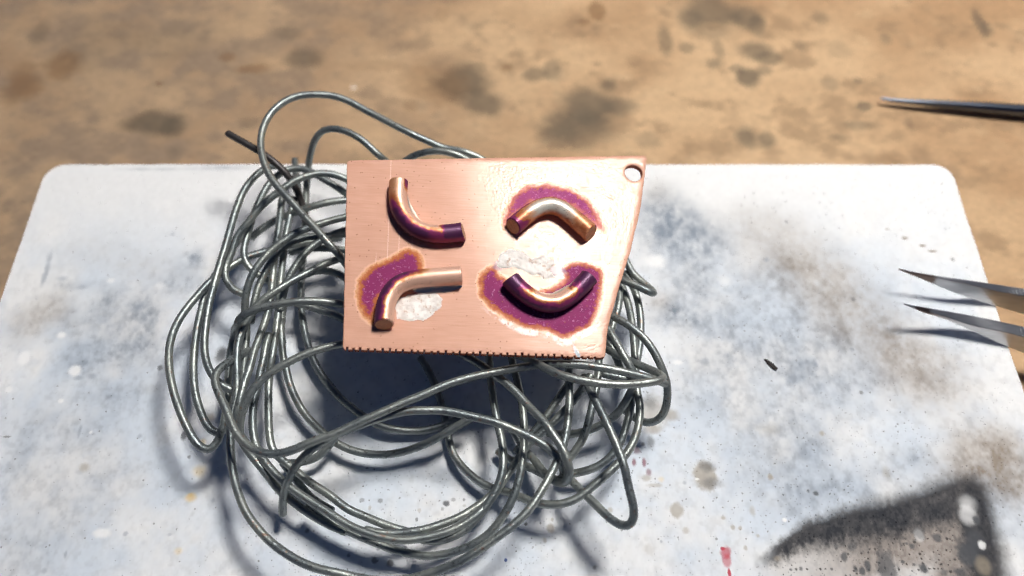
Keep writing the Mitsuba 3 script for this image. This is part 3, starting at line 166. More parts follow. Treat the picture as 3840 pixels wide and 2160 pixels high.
def tile_colour(p, n, uv):
    x, y, z = mm3(p)
    big = fbm(x / 11 + 3, y / 11, 1.5, 4)
    mid = fbm(x / 3.2, y / 3.2 + 9, 2.5, 4)
    fine = fbm(x / 0.7, y / 0.9, 0.5, 3)
    brush = fbm(x / 0.55 + y / 6, y / 4.5, 7.0, 3)
    m2 = fbm(x / 1.3 + 5, y / 1.5, 4.5, 3)
    col = mix((0.84, 0.84, 0.84), (0.62, 0.70, 0.80), smoothstep(0.25, 0.70, big) * 0.75 * smoothstep(94, 66, y))
    col = mix(col, (0.50, 0.56, 0.65), smoothstep(0.50, 0.78, mid) * 0.2 * smoothstep(88, 60, y))
    grain = dr.clip(0.78 + 1.4 * (mid - 0.5) + 1.0 * (m2 - 0.5) + 0.5 * (fine - 0.5) + 0.25 * (brush - 0.5), 0, 1.3)
    blue, brown = mi.Float(0), mi.Float(0)
    for cx, cy, rx, ry, st, tone, soft in SOFT:
        g = st * dr.exp(-1.6 * (dr.square((x - cx) / rx) + dr.square((y - cy) / ry)))
        if tone == 0:
            blue = blue + g
        else:
            brown = brown + g
    col = mix(col, TONES[0], dr.clip((1 - dr.exp(-blue * 2.2)) * grain, 0, 0.9))
    col = mix(col, TONES[1], dr.clip((1 - dr.exp(-brown * 1.3)) * (0.8 + 0.8 * (mid - 0.5) + 0.7 * (m2 - 0.5) + 0.5 * (fine - 0.5)), 0, 0.92))
    col = col * (1 - 0.10 * smoothstep(0.45, 0.75, m2) * smoothstep(92, 60, y))
    # scorched corner: a dark sharp-edged band that thins out inwards to speckled brown-grey soot
    d = inside(x, y, BURN) + (fine - 0.5) * 1.5 + (mid - 0.5) * 1.4
    tip = dr.clip((x - 37) / 20, 0, 1)
    inb = smoothstep(-0.4 - 1.3 * tip, 0.6 + 1.3 * tip, d) * smoothstep(36.0, 42.0, x + (mid - 0.5) * 4)
    deep = smoothstep(0.5 + 4.2 * tip, 2.0 + 7.4 * tip, d + (big - 0.5) * 4)
    soot = mix(mix((0.026, 0.028, 0.035), (0.10, 0.095, 0.095), dr.clip(1.6 * (fine - 0.35) + 1.2 * (mid - 0.45), 0, 1)), (0.36, 0.315, 0.285), dr.clip(deep * (0.75 + 0.9 * (fine - 0.3)), 0, 1))
    pale = dr.maximum(smoothstep(8.5, 13.5, d + (mid - 0.5) * 6), smoothstep(58, 42, x + (mid - 0.5) * 8) * deep)
    soot = mix(soot, (0.72, 0.71, 0.70), pale * 0.8)
    f1, f2, r = voronoi(x / 0.75 + 11, y / 0.75)
    soot = soot * (1 - 0.75 * (1 - smoothstep(0.25 * r, 0.08 + 0.9 * r, f1 + (fine - 0.5) * 0.25)) * dr.select(r < 0.42, 1.0, 0.0) * deep)
    col = mix(col, soot, inb * 0.98)
    # fine spatter of flux and soot specks, thicker towards the front
    f1, f2, r = voronoi(x / 1.15, y / 1.15)
    dens = (0.35 + 0.5 * smoothstep(60, 30, y)) * (0.25 + 0.75 * smoothstep(-62, -20, x))
    col = mix(col, col * mi.Color3f(0.25, 0.24, 0.25), 0.7 * (1 - smoothstep(0.05, 0.17, f1 + (fine - 0.5) * 0.15)) * dr.select(r < dens * 0.30 * smoothstep(0.35, 0.65, big), 1.0, 0.0))
    f1, f2, r = voronoi(x / 0.45 + 40, y / 0.45)
    col = mix(col, col * mi.Color3f(0.4, 0.4, 0.42), 0.6 * (1 - smoothstep(0.1, 0.3, f1)) * dr.select(r < dens * 0.2 * smoothstep(0.4, 0.6, mid), 1.0, 0.0))
    col = spots(col, x, y, SPOTS, 0.6 * fine + 0.4 * mid, TONES)
    return col * (0.94 + 0.12 * fine)

def tile_bump(p, n, uv):
    x, y, z = mm3(p)
    return fbm(x / 0.5, y / 0.5, z / 0.5, 3) + 0.6 * noise(x / 2.2, y / 2.2, z)

scene['mat_tile'] = {'type': 'bumpmap', 'scale': 0.00011, 'b': {'type': 'principled', 'base_color': proc(tile_colour), 'roughness': 0.85, 'specular': 0.12},
                     'tex': proc(tile_bump, 0.00006)}

def slab(poly, z0, z1, bevel):
    """A slab with rounded upper edges (mm)."""
    steps = [(bevel * (1 - math.cos(a)), z1 - bevel + bevel * math.sin(a)) for a in np.linspace(0, math.pi / 2, 6)]
    ring = np.array(poly.exterior.coords)[:-1]
    if shapely.is_ccw(poly.exterior) is False:
        ring = ring[::-1]
    nxt, prv = np.roll(ring, -1, 0), np.roll(ring, 1, 0)
    tg = nxt - prv
    nn = np.stack([tg[:, 1], -tg[:, 0]], 1)
    nn /= np.linalg.norm(nn, axis=1, keepdims=True)
    n = len(ring)
    V = [np.c_[ring, np.full(n, z0)]] + [np.c_[ring - nn * o, np.full(n, z)] for o, z in steps]
    F = []
    for k in range(len(V) - 1):
        a = np.arange(n)
        b = (a + 1) % n
        F += [np.stack([k * n + a, k * n + b, (k + 1) * n + b], 1), np.stack([k * n + a, (k + 1) * n + b, (k + 1) * n + a], 1)]
    top = V[-1][:, :2]
    vt, ft = fill(Polygon(top))
    base = sum(len(v) for v in V)
    Vv = np.vstack(V + [np.c_[vt, np.full(len(vt), V[-1][0, 2])]])
    if np.linalg.det(vt[ft[0][1:]] - vt[ft[0][0]]) < 0:
        ft = ft[:, ::-1]
    return trimesh.Trimesh(Vv * MM, np.vstack(F + [ft + base]), process=False)

x0, x1, yb = TILE
tile_poly = shapely.box(x0, -75, x1, yb).buffer(-3.2).buffer(3.2, quad_segs=10).segmentize(4)
# a slightly chipped, hand-made outline
co = np.array(tile_poly.exterior.coords)[:-1]
co += 0.28 * (np.stack([meshkit.noise(np.c_[co * 0.22, np.full(len(co), 4.0)]), meshkit.noise(np.c_[co * 0.22, np.full(len(co), 9.0)])], 1) - 0.5)
add('ceramic_tile', slab(Polygon(co), -7.9, 0.0, 0.7), 'mat_tile', 35,
    label='white ceramic soldering tile with grey soot, burn stains and spatter, lying on the brown tabletop', cat='tile')
flake = prism(Polygon(FLAKE), 0.25)
flake.apply_translation([0, 0, 0.02])
flake.vertices += np.c_[np.zeros((len(flake.vertices), 2)), 0.25 * (flake.vertices[:, 0] - flake.vertices[:, 0].min()) / 3]
flake.apply_scale(MM)
scene['mat_flake'] = {'type': 'principled', 'base_color': {'type': 'rgb', 'value': [0.03, 0.026, 0.026]}, 'roughness': 0.8, 'specular': 0.2}
add('charred_flake', flake, 'mat_flake', label='small dark wedge-shaped charred flake lying on the sooty tile right of the wire', cat='flake')

# ------------------------------------------------------------------ tabletop: brown board with scorch marks
TT = {0: (0.105, 0.085, 0.062), 1: (0.20, 0.10, 0.042), 4: (0.68, 0.57, 0.46)}

def table_colour(p, n, uv):
    x, y, z = mm3(p)
    big = fbm(x / 30 + 2, y / 22, 3.5, 4)
    mid = fbm(x / 8, y / 6 + 4, 1.5, 4)
    fine = fbm(x / 1.4, y / 0.9, 2.5, 3)
    col = mix((0.43, 0.265, 0.145), (0.585, 0.395, 0.23), smoothstep(0.3, 0.7, big))
    col = mix(col, (0.28, 0.175, 0.10), smoothstep(0.48, 0.70, mid) * 0.6)
    col = mix(col, (0.60, 0.43, 0.26), smoothstep(0.56, 0.8, fbm(x / 5 + 30, y / 4, 8.5, 3)) * 0.35)
    grime = smoothstep(35, -85, x + (big - 0.5) * 60)
    col = mix(col, (0.30, 0.215, 0.15), grime * (0.48 + 0.5 * smoothstep(0.35, 0.7, mid)))
    for cx, cy, rx, ry, st, tone, soft in TSPOTS:
        q = dr.sqrt(dr.square((x - cx) / rx) + dr.square((y - cy) / ry)) + (mid - 0.5) * 1.5
        col = mix(col, TT[tone], st * (1 - smoothstep(0.45, 1.35, q)))
    return col * (0.85 + 0.3 * fine)

def table_bump(p, n, uv):
    x, y, z = mm3(p)
    return fbm(x / 0.9, y / 0.5, 0.5, 3)

scene['mat_table'] = {'type': 'bumpmap', 'scale': 0.0001, 'b': {'type': 'principled', 'base_color': proc(table_colour), 'roughness': 0.7, 'specular': 0.2},
                      'tex': proc(table_bump, 0.0001)}
tb = trimesh.creation.box((1.6, 1.4, 0.03))
tb.apply_translation((0, 0.25, -0.008 - 0.015))
add('tabletop', tb, 'mat_table', kind='structure', label='brown wooden tabletop with dark scorch marks')

# ------------------------------------------------------------------ copper plate
PU, PV, PN, PC = (np.array(a) for a in (PU, PV, PN, PC))

def plate_to_world(q):
    q = np.asarray(q, float)
    return PC + q[:, :1] * PU + q[:, 1:2] * PV + q[:, 2:3] * PN

def plate_uv(p):
    q = [c - float(o) for c, o in zip(mm3(p), PC)]
    return tuple(q[0] * float(e[0]) + q[1] * float(e[1]) + q[2] * float(e[2]) for e in (PU, PV, PN))

def heat_ramp(t):
    """Temper colours of heated copper: copper, straw, orange-brown, magenta, dark violet."""
    c = mix((0.85, 0.53, 0.38), (0.62, 0.30, 0.15), smoothstep(0.05, 0.24, t))
    c = mix(c, (0.42, 0.12, 0.04), smoothstep(0.20, 0.42, t))
    c = mix(c, (0.23, 0.028, 0.112), smoothstep(0.40, 0.60, t))
    return mix(c, (0.085, 0.022, 0.075), smoothstep(0.66, 1.0, t))

def stain(d):
    return 0.28 * smoothstep(-0.5, 0.5, d) + 0.42 * smoothstep(0.0, 1.9, d)

def plate_masks(p):
    u, v, w = plate_uv(p)
    n1 = fbm(u / 1.1, v / 1.1, 3.5, 4)
    n2 = fbm(u / 0.33, v / 0.33, 5.5, 2)
    j = (n1 - 0.5) * 0.45 + (n2 - 0.5) * 0.30
    d1 = inside(u, v, S1) + j
    d2 = inside(u, v, S2) + j
    d3 = inside(u, v, S3) + j
    t = dr.maximum(stain(d1) * 0.95, dr.maximum(stain(d2), 0.9 * stain(d3) * (1 - 0.6 * smoothstep(12, 20, u))))
    t = t * (0.66 + 0.30 * n1 + 0.40 * n2)
    return u, v, w, n1, n2, t, d2

def plate_colour(p, n, uv):
    u, v, w, n1, n2, t, d2 = plate_masks(p)
    mott = fbm(u / 4.5, v / 3.0, 11.5, 3)
    line = fbm(u / 3.0, v / 0.13, 2.5, 2)
    c = heat_ramp(t)
    raw = mix((0.64, 0.365, 0.27), (0.56, 0.29, 0.20), dr.clip(0.9 * mott + 1.3 * (line - 0.5), -0.3, 1.3))
    c = mix(raw, c, smoothstep(0.0, 0.16, t))
    c = mix(c, (0.52, 0.20, 0.36), 0.6 * smoothstep(0.55, 0.8, n2) * smoothstep(0.4, 0.6, t))
    # pale flux bloom along the lower rim of the lower stain
    rim = (1 - smoothstep(0.15, 0.75, dr.abs(d2 + 0.25))) * smoothstep(-8.0, -11.0, v) * smoothstep(0.35, 0.6, n1)
    c = mix(c, (0.90, 0.86, 0.84), 0.8 * rim)
    # thin streak of blue-green verdigris
    q = dr.abs((u - 11.6) + 0.42 * (v + 15.2)) / 0.45 + dr.abs(v + 15.3) / 2.1 + (n2 - 0.5)
    c = mix(c, (0.42, 0.56, 0.66), 0.8 * (1 - smoothstep(0.5, 1.15, q)))
    # bluish-grey smear and dark pits by the flux
    q = dr.sqrt(dr.square((u - 8.3) / 1.9) + dr.square((v + 2.2) / 1.2)) + (n1 - 0.5) * 1.5
    c = mix(c, (0.22, 0.22, 0.32), 0.75 * (1 - smoothstep(0.5, 1.2, q)))
    q = dr.sqrt(dr.square((u + 0.6) / 1.0) + dr.square((v + 1.6) / 0.9)) + (n1 - 0.5) * 1.5
    c = mix(c, (0.20, 0.13, 0.22), 0.7 * (1 - smoothstep(0.4, 1.1, q)))
    f1, f2, r = voronoi(u / 0.9, v / 0.9)
    c = mix(c, (0.35, 0.13, 0.07), 0.7 * (1 - smoothstep(0.06, 0.16, f1)) * dr.select(r < 0.16, 1.0, 0.0))
    for cx, cy, s in ((16.6, 13.0, 0.75), (19.7, 12.3, 0.65)):
        q = dr.sqrt(dr.square((u - cx) / s) + dr.square((v - cy) / (0.7 * s))) + (n2 - 0.5) * 1.6
        c = mix(c, (0.50, 0.24, 0.14), 0.7 * (1 - smoothstep(0.6, 1.1, q)))
    # vertical scribed lines
    for cx, a, b in ((-17.6, -9.0, 17.0), (-19.3, -9.0, -1.0), (-13.9, -2.0, 4.0), (-15.9, -6.0, 3.5)):
        c = mix(c, (0.98, 0.78, 0.66), 0.4 * (1 - smoothstep(0.1, 0.3, t)) * (1 - smoothstep(0.02, 0.10, dr.abs(u - cx + 0.02 * v))) * smoothstep(a - 1, a + 1, v) * smoothstep(b + 1, b - 1, v))
    # sheared and sawn edges are darker, oxidised copper
    c = mix(c, (0.36, 0.10, 0.05), smoothstep(-0.03, -0.15, w))
    return mix(c, (0.035, 0.03, 0.032), smoothstep(-0.85, -0.92, w))

def plate_bump(p, n, uv):
    u, v, w = plate_uv(p)
    right = smoothstep(-2.0, 6.0, u + 0.25 * v)
    left = 1 - right
    grain = fbm(u / 0.32, v / 0.28, 4.5, 2)
    lines = fbm(u / 2.4, v / 0.16, 6.5, 2)
    lumps = noise(u / 2.2, v / 2.2, 7.5)
    return grain * (0.25 + 0.75 * right) + lines * (0.30 * left + 0.05) + 0.9 * lumps * (0.3 + 0.7 * right)

def plate_bright(p, n, uv):
    u, v, w, n1, n2, t, d2 = plate_masks(p)
    return mix((0.95, 0.80, 0.73), (0.55, 0.18, 0.38), smoothstep(0.2, 0.5, t))

def plate_gloss(p, n, uv):
    """How much of the surface is bright burnished metal: little on the oxide stains."""
    u, v, w, n1, n2, t, d2 = plate_masks(p)
    rim = smoothstep(0.25, 1.1, inside(u, v, OUT) + (n1 - 0.5) * 0.8) * smoothstep(0.15, 0.7, dr.sqrt(dr.square(u - HOLE[0]) + dr.square(v - HOLE[1])) - HOLE[2])
    return dr.clip(rim * (0.010 + 0.068 * smoothstep(-7, 9, u + 0.45 * v)) * (1 - 0.93 * smoothstep(0.2, 0.5, t) * (1 - 0.22 * smoothstep(2, 8, v))), 0, 1)

scene['mat_copper'] = {'type': 'bumpmap', 'scale': 0.00008, 'tex': proc(plate_bump, 0.00004),
                       'b': {'type': 'blendbsdf', 'weight': proc(plate_gloss),
                             'a': {'type': 'principled', 'base_color': proc(plate_colour), 'roughness': 0.55, 'metallic': 0.08, 'specular': 0.07},
                             'c': {'type': 'principled', 'base_color': proc(plate_bright), 'roughness': 0.30, 'metallic': 1.0}}}

def rim_of(poly):
    c = np.array(poly.coords)[:-1]
    return c if shapely.is_ccw(poly) else c[::-1]

def make_plate(thick=0.95, bev=0.14):
    out = Polygon(OUT)
    out = out.buffer(-0.55).buffer(0.55, quad_segs=4)
    # saw kerfs along the lower edge
    a, b = np.array(OUT[9]), np.array(OUT[8])
    nk = 38
    cuts = []
    for i in range(nk):
        f = (i + 0.55) / nk + rng.uniform(-0.004, 0.004)
        c = a + (b - a) * f
        dpt = rng.uniform(0.22, 0.45) * (0.55 if i > 31 else 1.0)
        wd = rng.uniform(0.22, 0.34)
        cuts.append(shapely.box(c[0] - wd / 2, c[1] - 0.6, c[0] + wd / 2, c[1] + dpt))
    out = out.difference(shapely.union_all(cuts))
    out = out.segmentize(0.5)
    ring = rim_of(out.exterior)
    away = ring[:, 1] > a[1] + (b[1] - a[1]) * (ring[:, 0] - a[0]) / (b[0] - a[0]) + 0.9
    ring[away] += 0.10 * (np.stack([meshkit.noise(np.c_[ring[away] * 1.1, np.full(away.sum(), 2.0)]), meshkit.noise(np.c_[ring[away] * 1.1, np.full(away.sum(), 5.0)])], 1) - 0.5)
    ang = np.linspace(0, 2 * np.pi, 48, endpoint=False)
    hole = np.array(HOLE[:2]) + HOLE[2] * np.stack([np.cos(ang), np.sin(ang)], 1) * (1 + 0.02 * np.sin(3 * ang)[:, None])
    inner = Polygon(ring).buffer(-bev, join_style='mitre')
    V, F = [], []

    def offset(r, d, sign):
        tg = np.roll(r, -1, 0) - np.roll(r, 1, 0)
        nn = np.stack([tg[:, 1], -tg[:, 0]], 1)
        nn /= np.maximum(np.linalg.norm(nn, axis=1, keepdims=True), 1e-9)
        return r - sign * nn * d

    def wall(levels, flip):
        base = sum(len(v) for v in V)
        n = len(levels[0])
        for l in levels:
            V.append(l)
        k = np.arange(n)
        m = (k + 1) % n
        for i in range(len(levels) - 1):
            p, q = base + i * n, base + (i + 1) * n
            f = np.vstack([np.stack([p + k, p + m, q + m], 1), np.stack([p + k, q + m, q + k], 1)])
            F.append(f[:, ::-1] if flip else f)

    z = lambda r, h: np.c_[r, np.full(len(r), h)]
    rt, ht = offset(ring, bev, 1), offset(hole, bev, -1)
    wall([z(ring, -thick), z(ring, -bev), z(offset(ring, bev * 0.3, 1), -bev * 0.3), z(rt, 0)], False)
    wall([z(hole, -thick), z(hole, -bev), z(offset(hole, bev * 0.3, -1), -bev * 0.3), z(ht, 0)], True)
    for r, h, hh, up in ((rt, ht, 0.0, True), (ring, hole, -thick, False)):
        pg = Polygon(r, [h])
        vt, ft = fill(pg)
        cr = np.cross(vt[ft[:, 1]] - vt[ft[:, 0]], vt[ft[:, 2]] - vt[ft[:, 0]])
        ft = np.where((cr > 0)[:, None] == up, ft, ft[:, ::-1])
        F.append(ft + sum(len(v) for v in V))
        V.append(z(vt, hh))
    return trimesh.Trimesh(plate_to_world(np.vstack(V)) * MM, np.vstack(F), process=False)

add('copper_plate__sheet', make_plate(), 'mat_copper', False, label='flat pink copper sheet with purple heat stains and a hole in its right corner')
tag('copper_plate', 'copper test plate with four bent copper rods soldered on, resting on the tangled wire', 'copper plate')

# bent rods, soldered down
def rod_colour(p, n, uv):
    k = dr.floor(uv.x / 2)
    s = uv.x - 2 * k                       # 0..1 along the rod, above 1.2: an end face
    th = (uv.y - 0.5) * 2 * math.pi        # 0 on top, positive towards the left of the direction of travel
    x, y, z = mm3(p)
    n1 = fbm(x / 0.8, y / 0.8, z / 0.8, 3)
    n2 = fbm(x / 0.2, y / 0.2, z / 0.2, 2)
    j = (n1 - 0.5) * 0.5
    # the outer side of each bend (sign: which side is outside)
    o0 = smoothstep(-0.45, 1.0, -th + 1.2 * j + 0.2) * (0.25 + 0.75 * smoothstep(0.12, 0.38, s))
    o0 = dr.maximum(o0 * (1 - 0.35 * smoothstep(0.62, 0.74, s)), 0.95 * smoothstep(0.76, 0.83, s + j * 0.2) * smoothstep(-1.0, 0.3, th + 1.0))
    o0 = dr.maximum(o0, 0.8 * smoothstep(0.16, 0.03, s) * smoothstep(0.5, 0.9, th))
    o1 = smoothstep(-0.35, 0.95, th + 1.2 * j + 0.15) * smoothstep(0.80, 0.42, s)
    o2 = smoothstep(0.35, 1.35, th + j) * 0.9
    o2 = dr.maximum(o2, 0.75 * smoothstep(0.26, 0.02, s + j * 0.4))
    o2 = dr.maximum(o2, 0.16 + 0.25 * n1)
    o3 = dr.maximum(smoothstep(-0.3, 1.1, -th + 1.0 * j), dr.maximum(smoothstep(0.36, 0.08, s + 0.4 * j), smoothstep(0.66, 0.88, s + 0.4 * j)))
    t = dr.select(k < 0.5, o0, dr.select(k < 1.5, o1, dr.select(k < 2.5, o2, o3)))
    t = t * (0.9 + 0.3 * n1)
    c = mix((0.74, 0.45, 0.335), heat_ramp(t), smoothstep(0.04, 0.16, t))
    # pale solder and flux skin over the middle of the upper right rod, and in the crook of the others
    w2 = dr.select((k > 1.5) & (k < 2.5), 1.0, 0.0) * smoothstep(0.16, 0.32, s + j * 0.3) * smoothstep(0.82, 0.60, s + j * 0.3) * smoothstep(1.2, 0.4, dr.abs(th + 0.35) + j)
    c = mix(c, (0.60, 0.58, 0.52), dr.clip(0.95 * w2 * (0.6 + 0.8 * n1), 0, 1))
    w3 = dr.select(k > 2.5, 1.0, 0.0) * smoothstep(0.85, 1.35, th + j) * smoothstep(0.1, 0.3, s) * smoothstep(0.9, 0.7, s)
    c = mix(c, (0.80, 0.76, 0.66), 0.8 * w3)
    c = mix(c, (0.10, 0.05, 0.05), 0.5 * smoothstep(0.70, 0.82, n2))
    face = mix((0.42, 0.19, 0.11), (0.24, 0.17, 0.11), n1)
    return dr.select(s > 1.2, face * (0.8 + 0.5 * n2), c)

def rod_bump(p, n, uv):
    x, y, z = mm3(p)
    return fbm(x / 0.3, y / 0.3, z / 0.3, 3)

scene['mat_rod'] = {'type': 'bumpmap', 'scale': 0.00002, 'tex': proc(rod_bump, 0.00004),
                    'b': {'type': 'principled', 'base_color': proc(rod_colour), 'roughness': 0.42, 'metallic': 0.35, 'specular': 0.4, 'clearcoat': 0.15, 'clearcoat_gloss': 0.8}}

CUTS = ((0.0, 0.32), (0.30, 0.05), (0.30, 0.34), (0.12, 0.1))

def make_rod(k, pts, r=1.47, lift=1.36):
    q = np.array([(u, v, lift) for u, v in pts])
    c, t = spline(plate_to_world(q), 0.16)
    tan = np.gradient(c, axis=0)
    tan /= np.linalg.norm(tan, axis=1, keepdims=True)
    side = np.cross(PN, tan)
    side /= np.linalg.norm(side, axis=1, keepdims=True)
    sides = 40
    ang = np.linspace(-np.pi, np.pi, sides + 1)
    V, UV, F = [], [], []
    n = len(c)
    rows = [(0, 0.86), (0, 0.96)] + [(i, 1.0) for i in range(1, n - 1)] + [(n - 1, 0.96), (n - 1, 0.86)]
    for q, (i, f) in enumerate(rows):
        pos = c[i] + tan[i] * (0.09 if q == 1 else -0.09 if q == len(rows) - 2 else 0)
        rr = r * f * (1 - 0.05 * math.sin(math.pi * i / (n - 1)))
        a, b = np.maximum(rr * np.cos(ang), -lift - 0.02), rr * np.sin(ang)
        s0, s1 = math.exp(-t[i] / 0.8), math.exp(-(t[-1] - t[i]) / 0.8)
        cut = (CUTS[k][0] * s0 - CUTS[k][1] * s1) * (a + r * 0.5)
        V.append(pos + a[:, None] * PN + b[:, None] * side[i] + cut[:, None] * tan[i])
        UV.append(np.stack([np.full(sides + 1, 2 * k + t[i] / t[-1]), ang / (2 * np.pi) + 0.5], 1))
    m = sides + 1
    for i in range(len(rows) - 1):
        a = i * m + np.arange(sides)
        F += [np.stack([a, a + m, a + m + 1], 1), np.stack([a, a + m + 1, a + 1], 1)]
    for end in (0, len(rows) - 1):
        base = sum(len(v) for v in V)
        ring = V[end]
        cen = ring[:-1].mean(0)
        V.append(np.vstack([ring, cen]))
        UV.append(np.c_[np.full(m + 1, 2 * k + 1.6), np.full(m + 1, 0.5)])
        a = np.arange(sides)
        f = np.stack([base + a, base + a + 1, np.full(sides, base + m)], 1)
        F.append(f if end == 0 else f[:, ::-1])
    mesh = trimesh.Trimesh(np.vstack(V) * MM, np.vstack(F), process=False)
    return mesh, np.vstack(UV)

RL = ['bent copper rod in the upper left of the plate, dark violet along its outer bend', 'bent copper rod in the lower left of the plate, bare pink at its right end',
      'arched copper rod in the upper right of the plate with a pale solder skin', 'dark purple smile-shaped copper rod in the lower right of the plate']
for k, pts in enumerate(RODS):
    mesh, uv = make_rod(k, pts)
    add(numbered('copper_plate__bent_rod'), mesh, 'mat_rod', True, uv, label=RL[k])

# solder fillets that run along the foot of each rod
def solder_colour(p, n, uv):
    x, y, z = mm3(p)
    return mix((0.90, 0.66, 0.50), (0.80, 0.72, 0.62), fbm(x / 0.8, y / 0.8, z, 3))

scene['mat_solder'] = {'type': 'twosided', 'b': {'type': 'principled', 'base_color': proc(solder_colour), 'roughness': 0.30, 'metallic': 0.9}}
for k, a, b, s in ((0, 0.10, 0.72, 1), (3, 0.14, 0.86, 1), (1, 0.55, 1.03, -1)):
    q = np.array([(u, v, 0.0) for u, v in RODS[k]])
    c, t = spline(q, 0.2)
    tan = np.gradient(c, axis=0)
    tan /= np.linalg.norm(tan, axis=1, keepdims=True)
    sd = np.stack([-tan[:, 1], tan[:, 0]], 1) * s
    i = np.arange(int(a * (len(c) - 1)), int(min(b, 1) * (len(c) - 1)) + 1)
    f = np.sin(np.pi * np.linspace(0.02, 0.98, len(i))) ** 0.5
    prof = [(0.9, 0.85), (1.25, 0.48), (1.6, 0.2), (1.95, 0.06), (2.3, -0.02)]
    wob = 1 + 0.35 * (meshkit.noise(np.c_[c[i, :2] * 0.7, np.full(len(i), k)]) - 0.5)
    V = np.stack([np.c_[c[i, :2] + sd[i] * ((1.1 + (o - 1.1) * f * wob)[:, None]), np.where(h > 0, h * (0.35 + 0.65 * f), h)] for o, h in prof], 1)
    n, m = V.shape[:2]
    F = [(r * m + j, (r + 1) * m + j, (r + 1) * m + j + 1, r * m + j + 1) for r in range(n - 1) for j in range(m - 1)]
    F = np.array(F)
    F = F if s > 0 else F[:, ::-1]
    add(numbered('copper_plate__solder_fillet'), trimesh.Trimesh(plate_to_world(V.reshape(-1, 3)) * MM, np.vstack([F[:, [0, 1, 2]], F[:, [0, 2, 3]]]), process=False), 'mat_solder', True)

# crusts of white flux
def flux_colour(p, n, uv):
    x, y, z = mm3(p)
    a = fbm(x / 0.9, y / 0.9, 2.5, 4)
    c = mix((0.62, 0.56, 0.52), (0.82, 0.79, 0.75), smoothstep(0.3, 0.7, a))
    c = mix(c, (0.52, 0.36, 0.27), 0.8 * smoothstep(0.60, 0.74, fbm(x / 0.7 + 7, y / 0.7, 9.5, 3)))
    return mix(c, (0.25, 0.14, 0.10), 0.8 * smoothstep(0.74, 0.84, fbm(x / 0.35, y / 0.35 + 5, 1.5, 2)))

scene['mat_flux'] = {'type': 'principled', 'base_color': proc(flux_colour), 'roughness': 0.5, 'specular': 0.4}
def crust(poly, height, seed):
    pg = Polygon(poly).buffer(0.1)
    st = 0.13
    bx = pg.bounds
    xs, ys = np.arange(bx[0] - 0.4, bx[2] + 0.4, st), np.arange(bx[1] - 0.4, bx[3] + 0.4, st)
    X, Y = np.meshgrid(xs, ys, indexing='ij')
    P = shapely.points(X, Y)
    d = np.where(shapely.contains(pg, P), 1, -1) * shapely.distance(shapely.LinearRing(pg.exterior.coords), P)
    q = np.stack([X, Y, np.full_like(X, 0.3 * seed)], -1)
    d = d + 1.1 * (meshkit.fbm(q * 1.2, 4, seed) - 0.5)
    h = height * np.clip(d / 0.45, -1, 1) * (0.25 + 1.0 * meshkit.fbm(q * 1.6, 5, seed + 3) ** 1.3)
    h = np.where(d > 0, h, d * 0.1) - 0.012
    keep = (d > -0.12)
    idx = np.arange(X.size).reshape(X.shape)
    a, b, c, e = idx[:-1, :-1], idx[1:, :-1], idx[1:, 1:], idx[:-1, 1:]
    ok = keep[:-1, :-1] & keep[1:, :-1] & keep[1:, 1:] & keep[:-1, 1:]
    F = np.vstack([np.stack([a[ok], b[ok], c[ok]], 1), np.stack([a[ok], c[ok], e[ok]], 1)])
    m = trimesh.Trimesh(plate_to_world(np.stack([X, Y, h], -1).reshape(-1, 3)) * MM, F, process=False)
    m.remove_unreferenced_vertices()
    return m
add('copper_plate__flux_residue', crust(F1, 0.09, 1), 'mat_flux', True, label='white flux crust under the lower left rod')
add('copper_plate__flux_residue_001', crust(F2, 0.20, 2), 'mat_flux', True, label='rough white flux crust between the two right rods')

# ------------------------------------------------------------------ tangle of steel wire
def wire_colour(p, n, uv):
    x, y, z = mm3(p)
    streak = fbm(uv.x * 0.5, uv.y * 16, 3.5, 3)
    speck = fbm(x / 0.26, y / 0.26, z / 0.26, 2)
    patch = fbm(x / 4, y / 4, z / 3, 3)
    c = mix((0.32, 0.345, 0.325), (0.195, 0.225, 0.235), smoothstep(0.3, 0.7, patch))
    c = c * (0.60 + 0.8 * streak)
    c = mix(c, (0.05, 0.05, 0.05), 0.75 * smoothstep(0.56, 0.70, 0.55 * speck + 0.45 * streak + 0.12 * (patch - 0.5)))
    return mix(c, (0.28, 0.13, 0.07), 0.6 * smoothstep(0.70, 0.80, fbm(x / 0.6 + 9, y / 0.6, z / 0.6, 3)))

def wire_bump(p, n, uv):
    x, y, z = mm3(p)
    return fbm(uv.x * 1.1, uv.y * 14, 1.5, 2) + 1.0 * fbm(x / 0.25, y / 0.25, z / 0.25, 2)

scene['mat_wire'] = {'type': 'bumpmap', 'scale': 0.00004, 'tex': proc(wire_bump, 0.00004),
                     'b': {'type': 'principled', 'base_color': proc(wire_colour), 'roughness': 0.43, 'metallic': 0.74, 'specular': 0.5}}
scene['mat_wire_end'] = {'type': 'bumpmap', 'scale': 0.000018, 'tex': proc(wire_bump, 0.00004),
                         'b': {'type': 'principled', 'base_color': {'type': 'rgb', 'value': [0.055, 0.05, 0.05]}, 'roughness': 0.42, 'metallic': 0.5}}
for name, pts in zip(WNAMES, WIRES):
    mesh, uv = tube(pts, 0.63, smooth_mm=0.9)
    if name == 'w3':
        add(numbered('wire_tangle__strand'), mesh, 'mat_wire_end', True, uv, label='straight blackened wire end sticking out at the upper left')
    else:
        add(numbered('wire_tangle__strand'), mesh, 'mat_wire', True, uv)
tag('wire_tangle', 'tangled nest of dull grey steel wire lying on the white tile under the copper plate', 'wire')

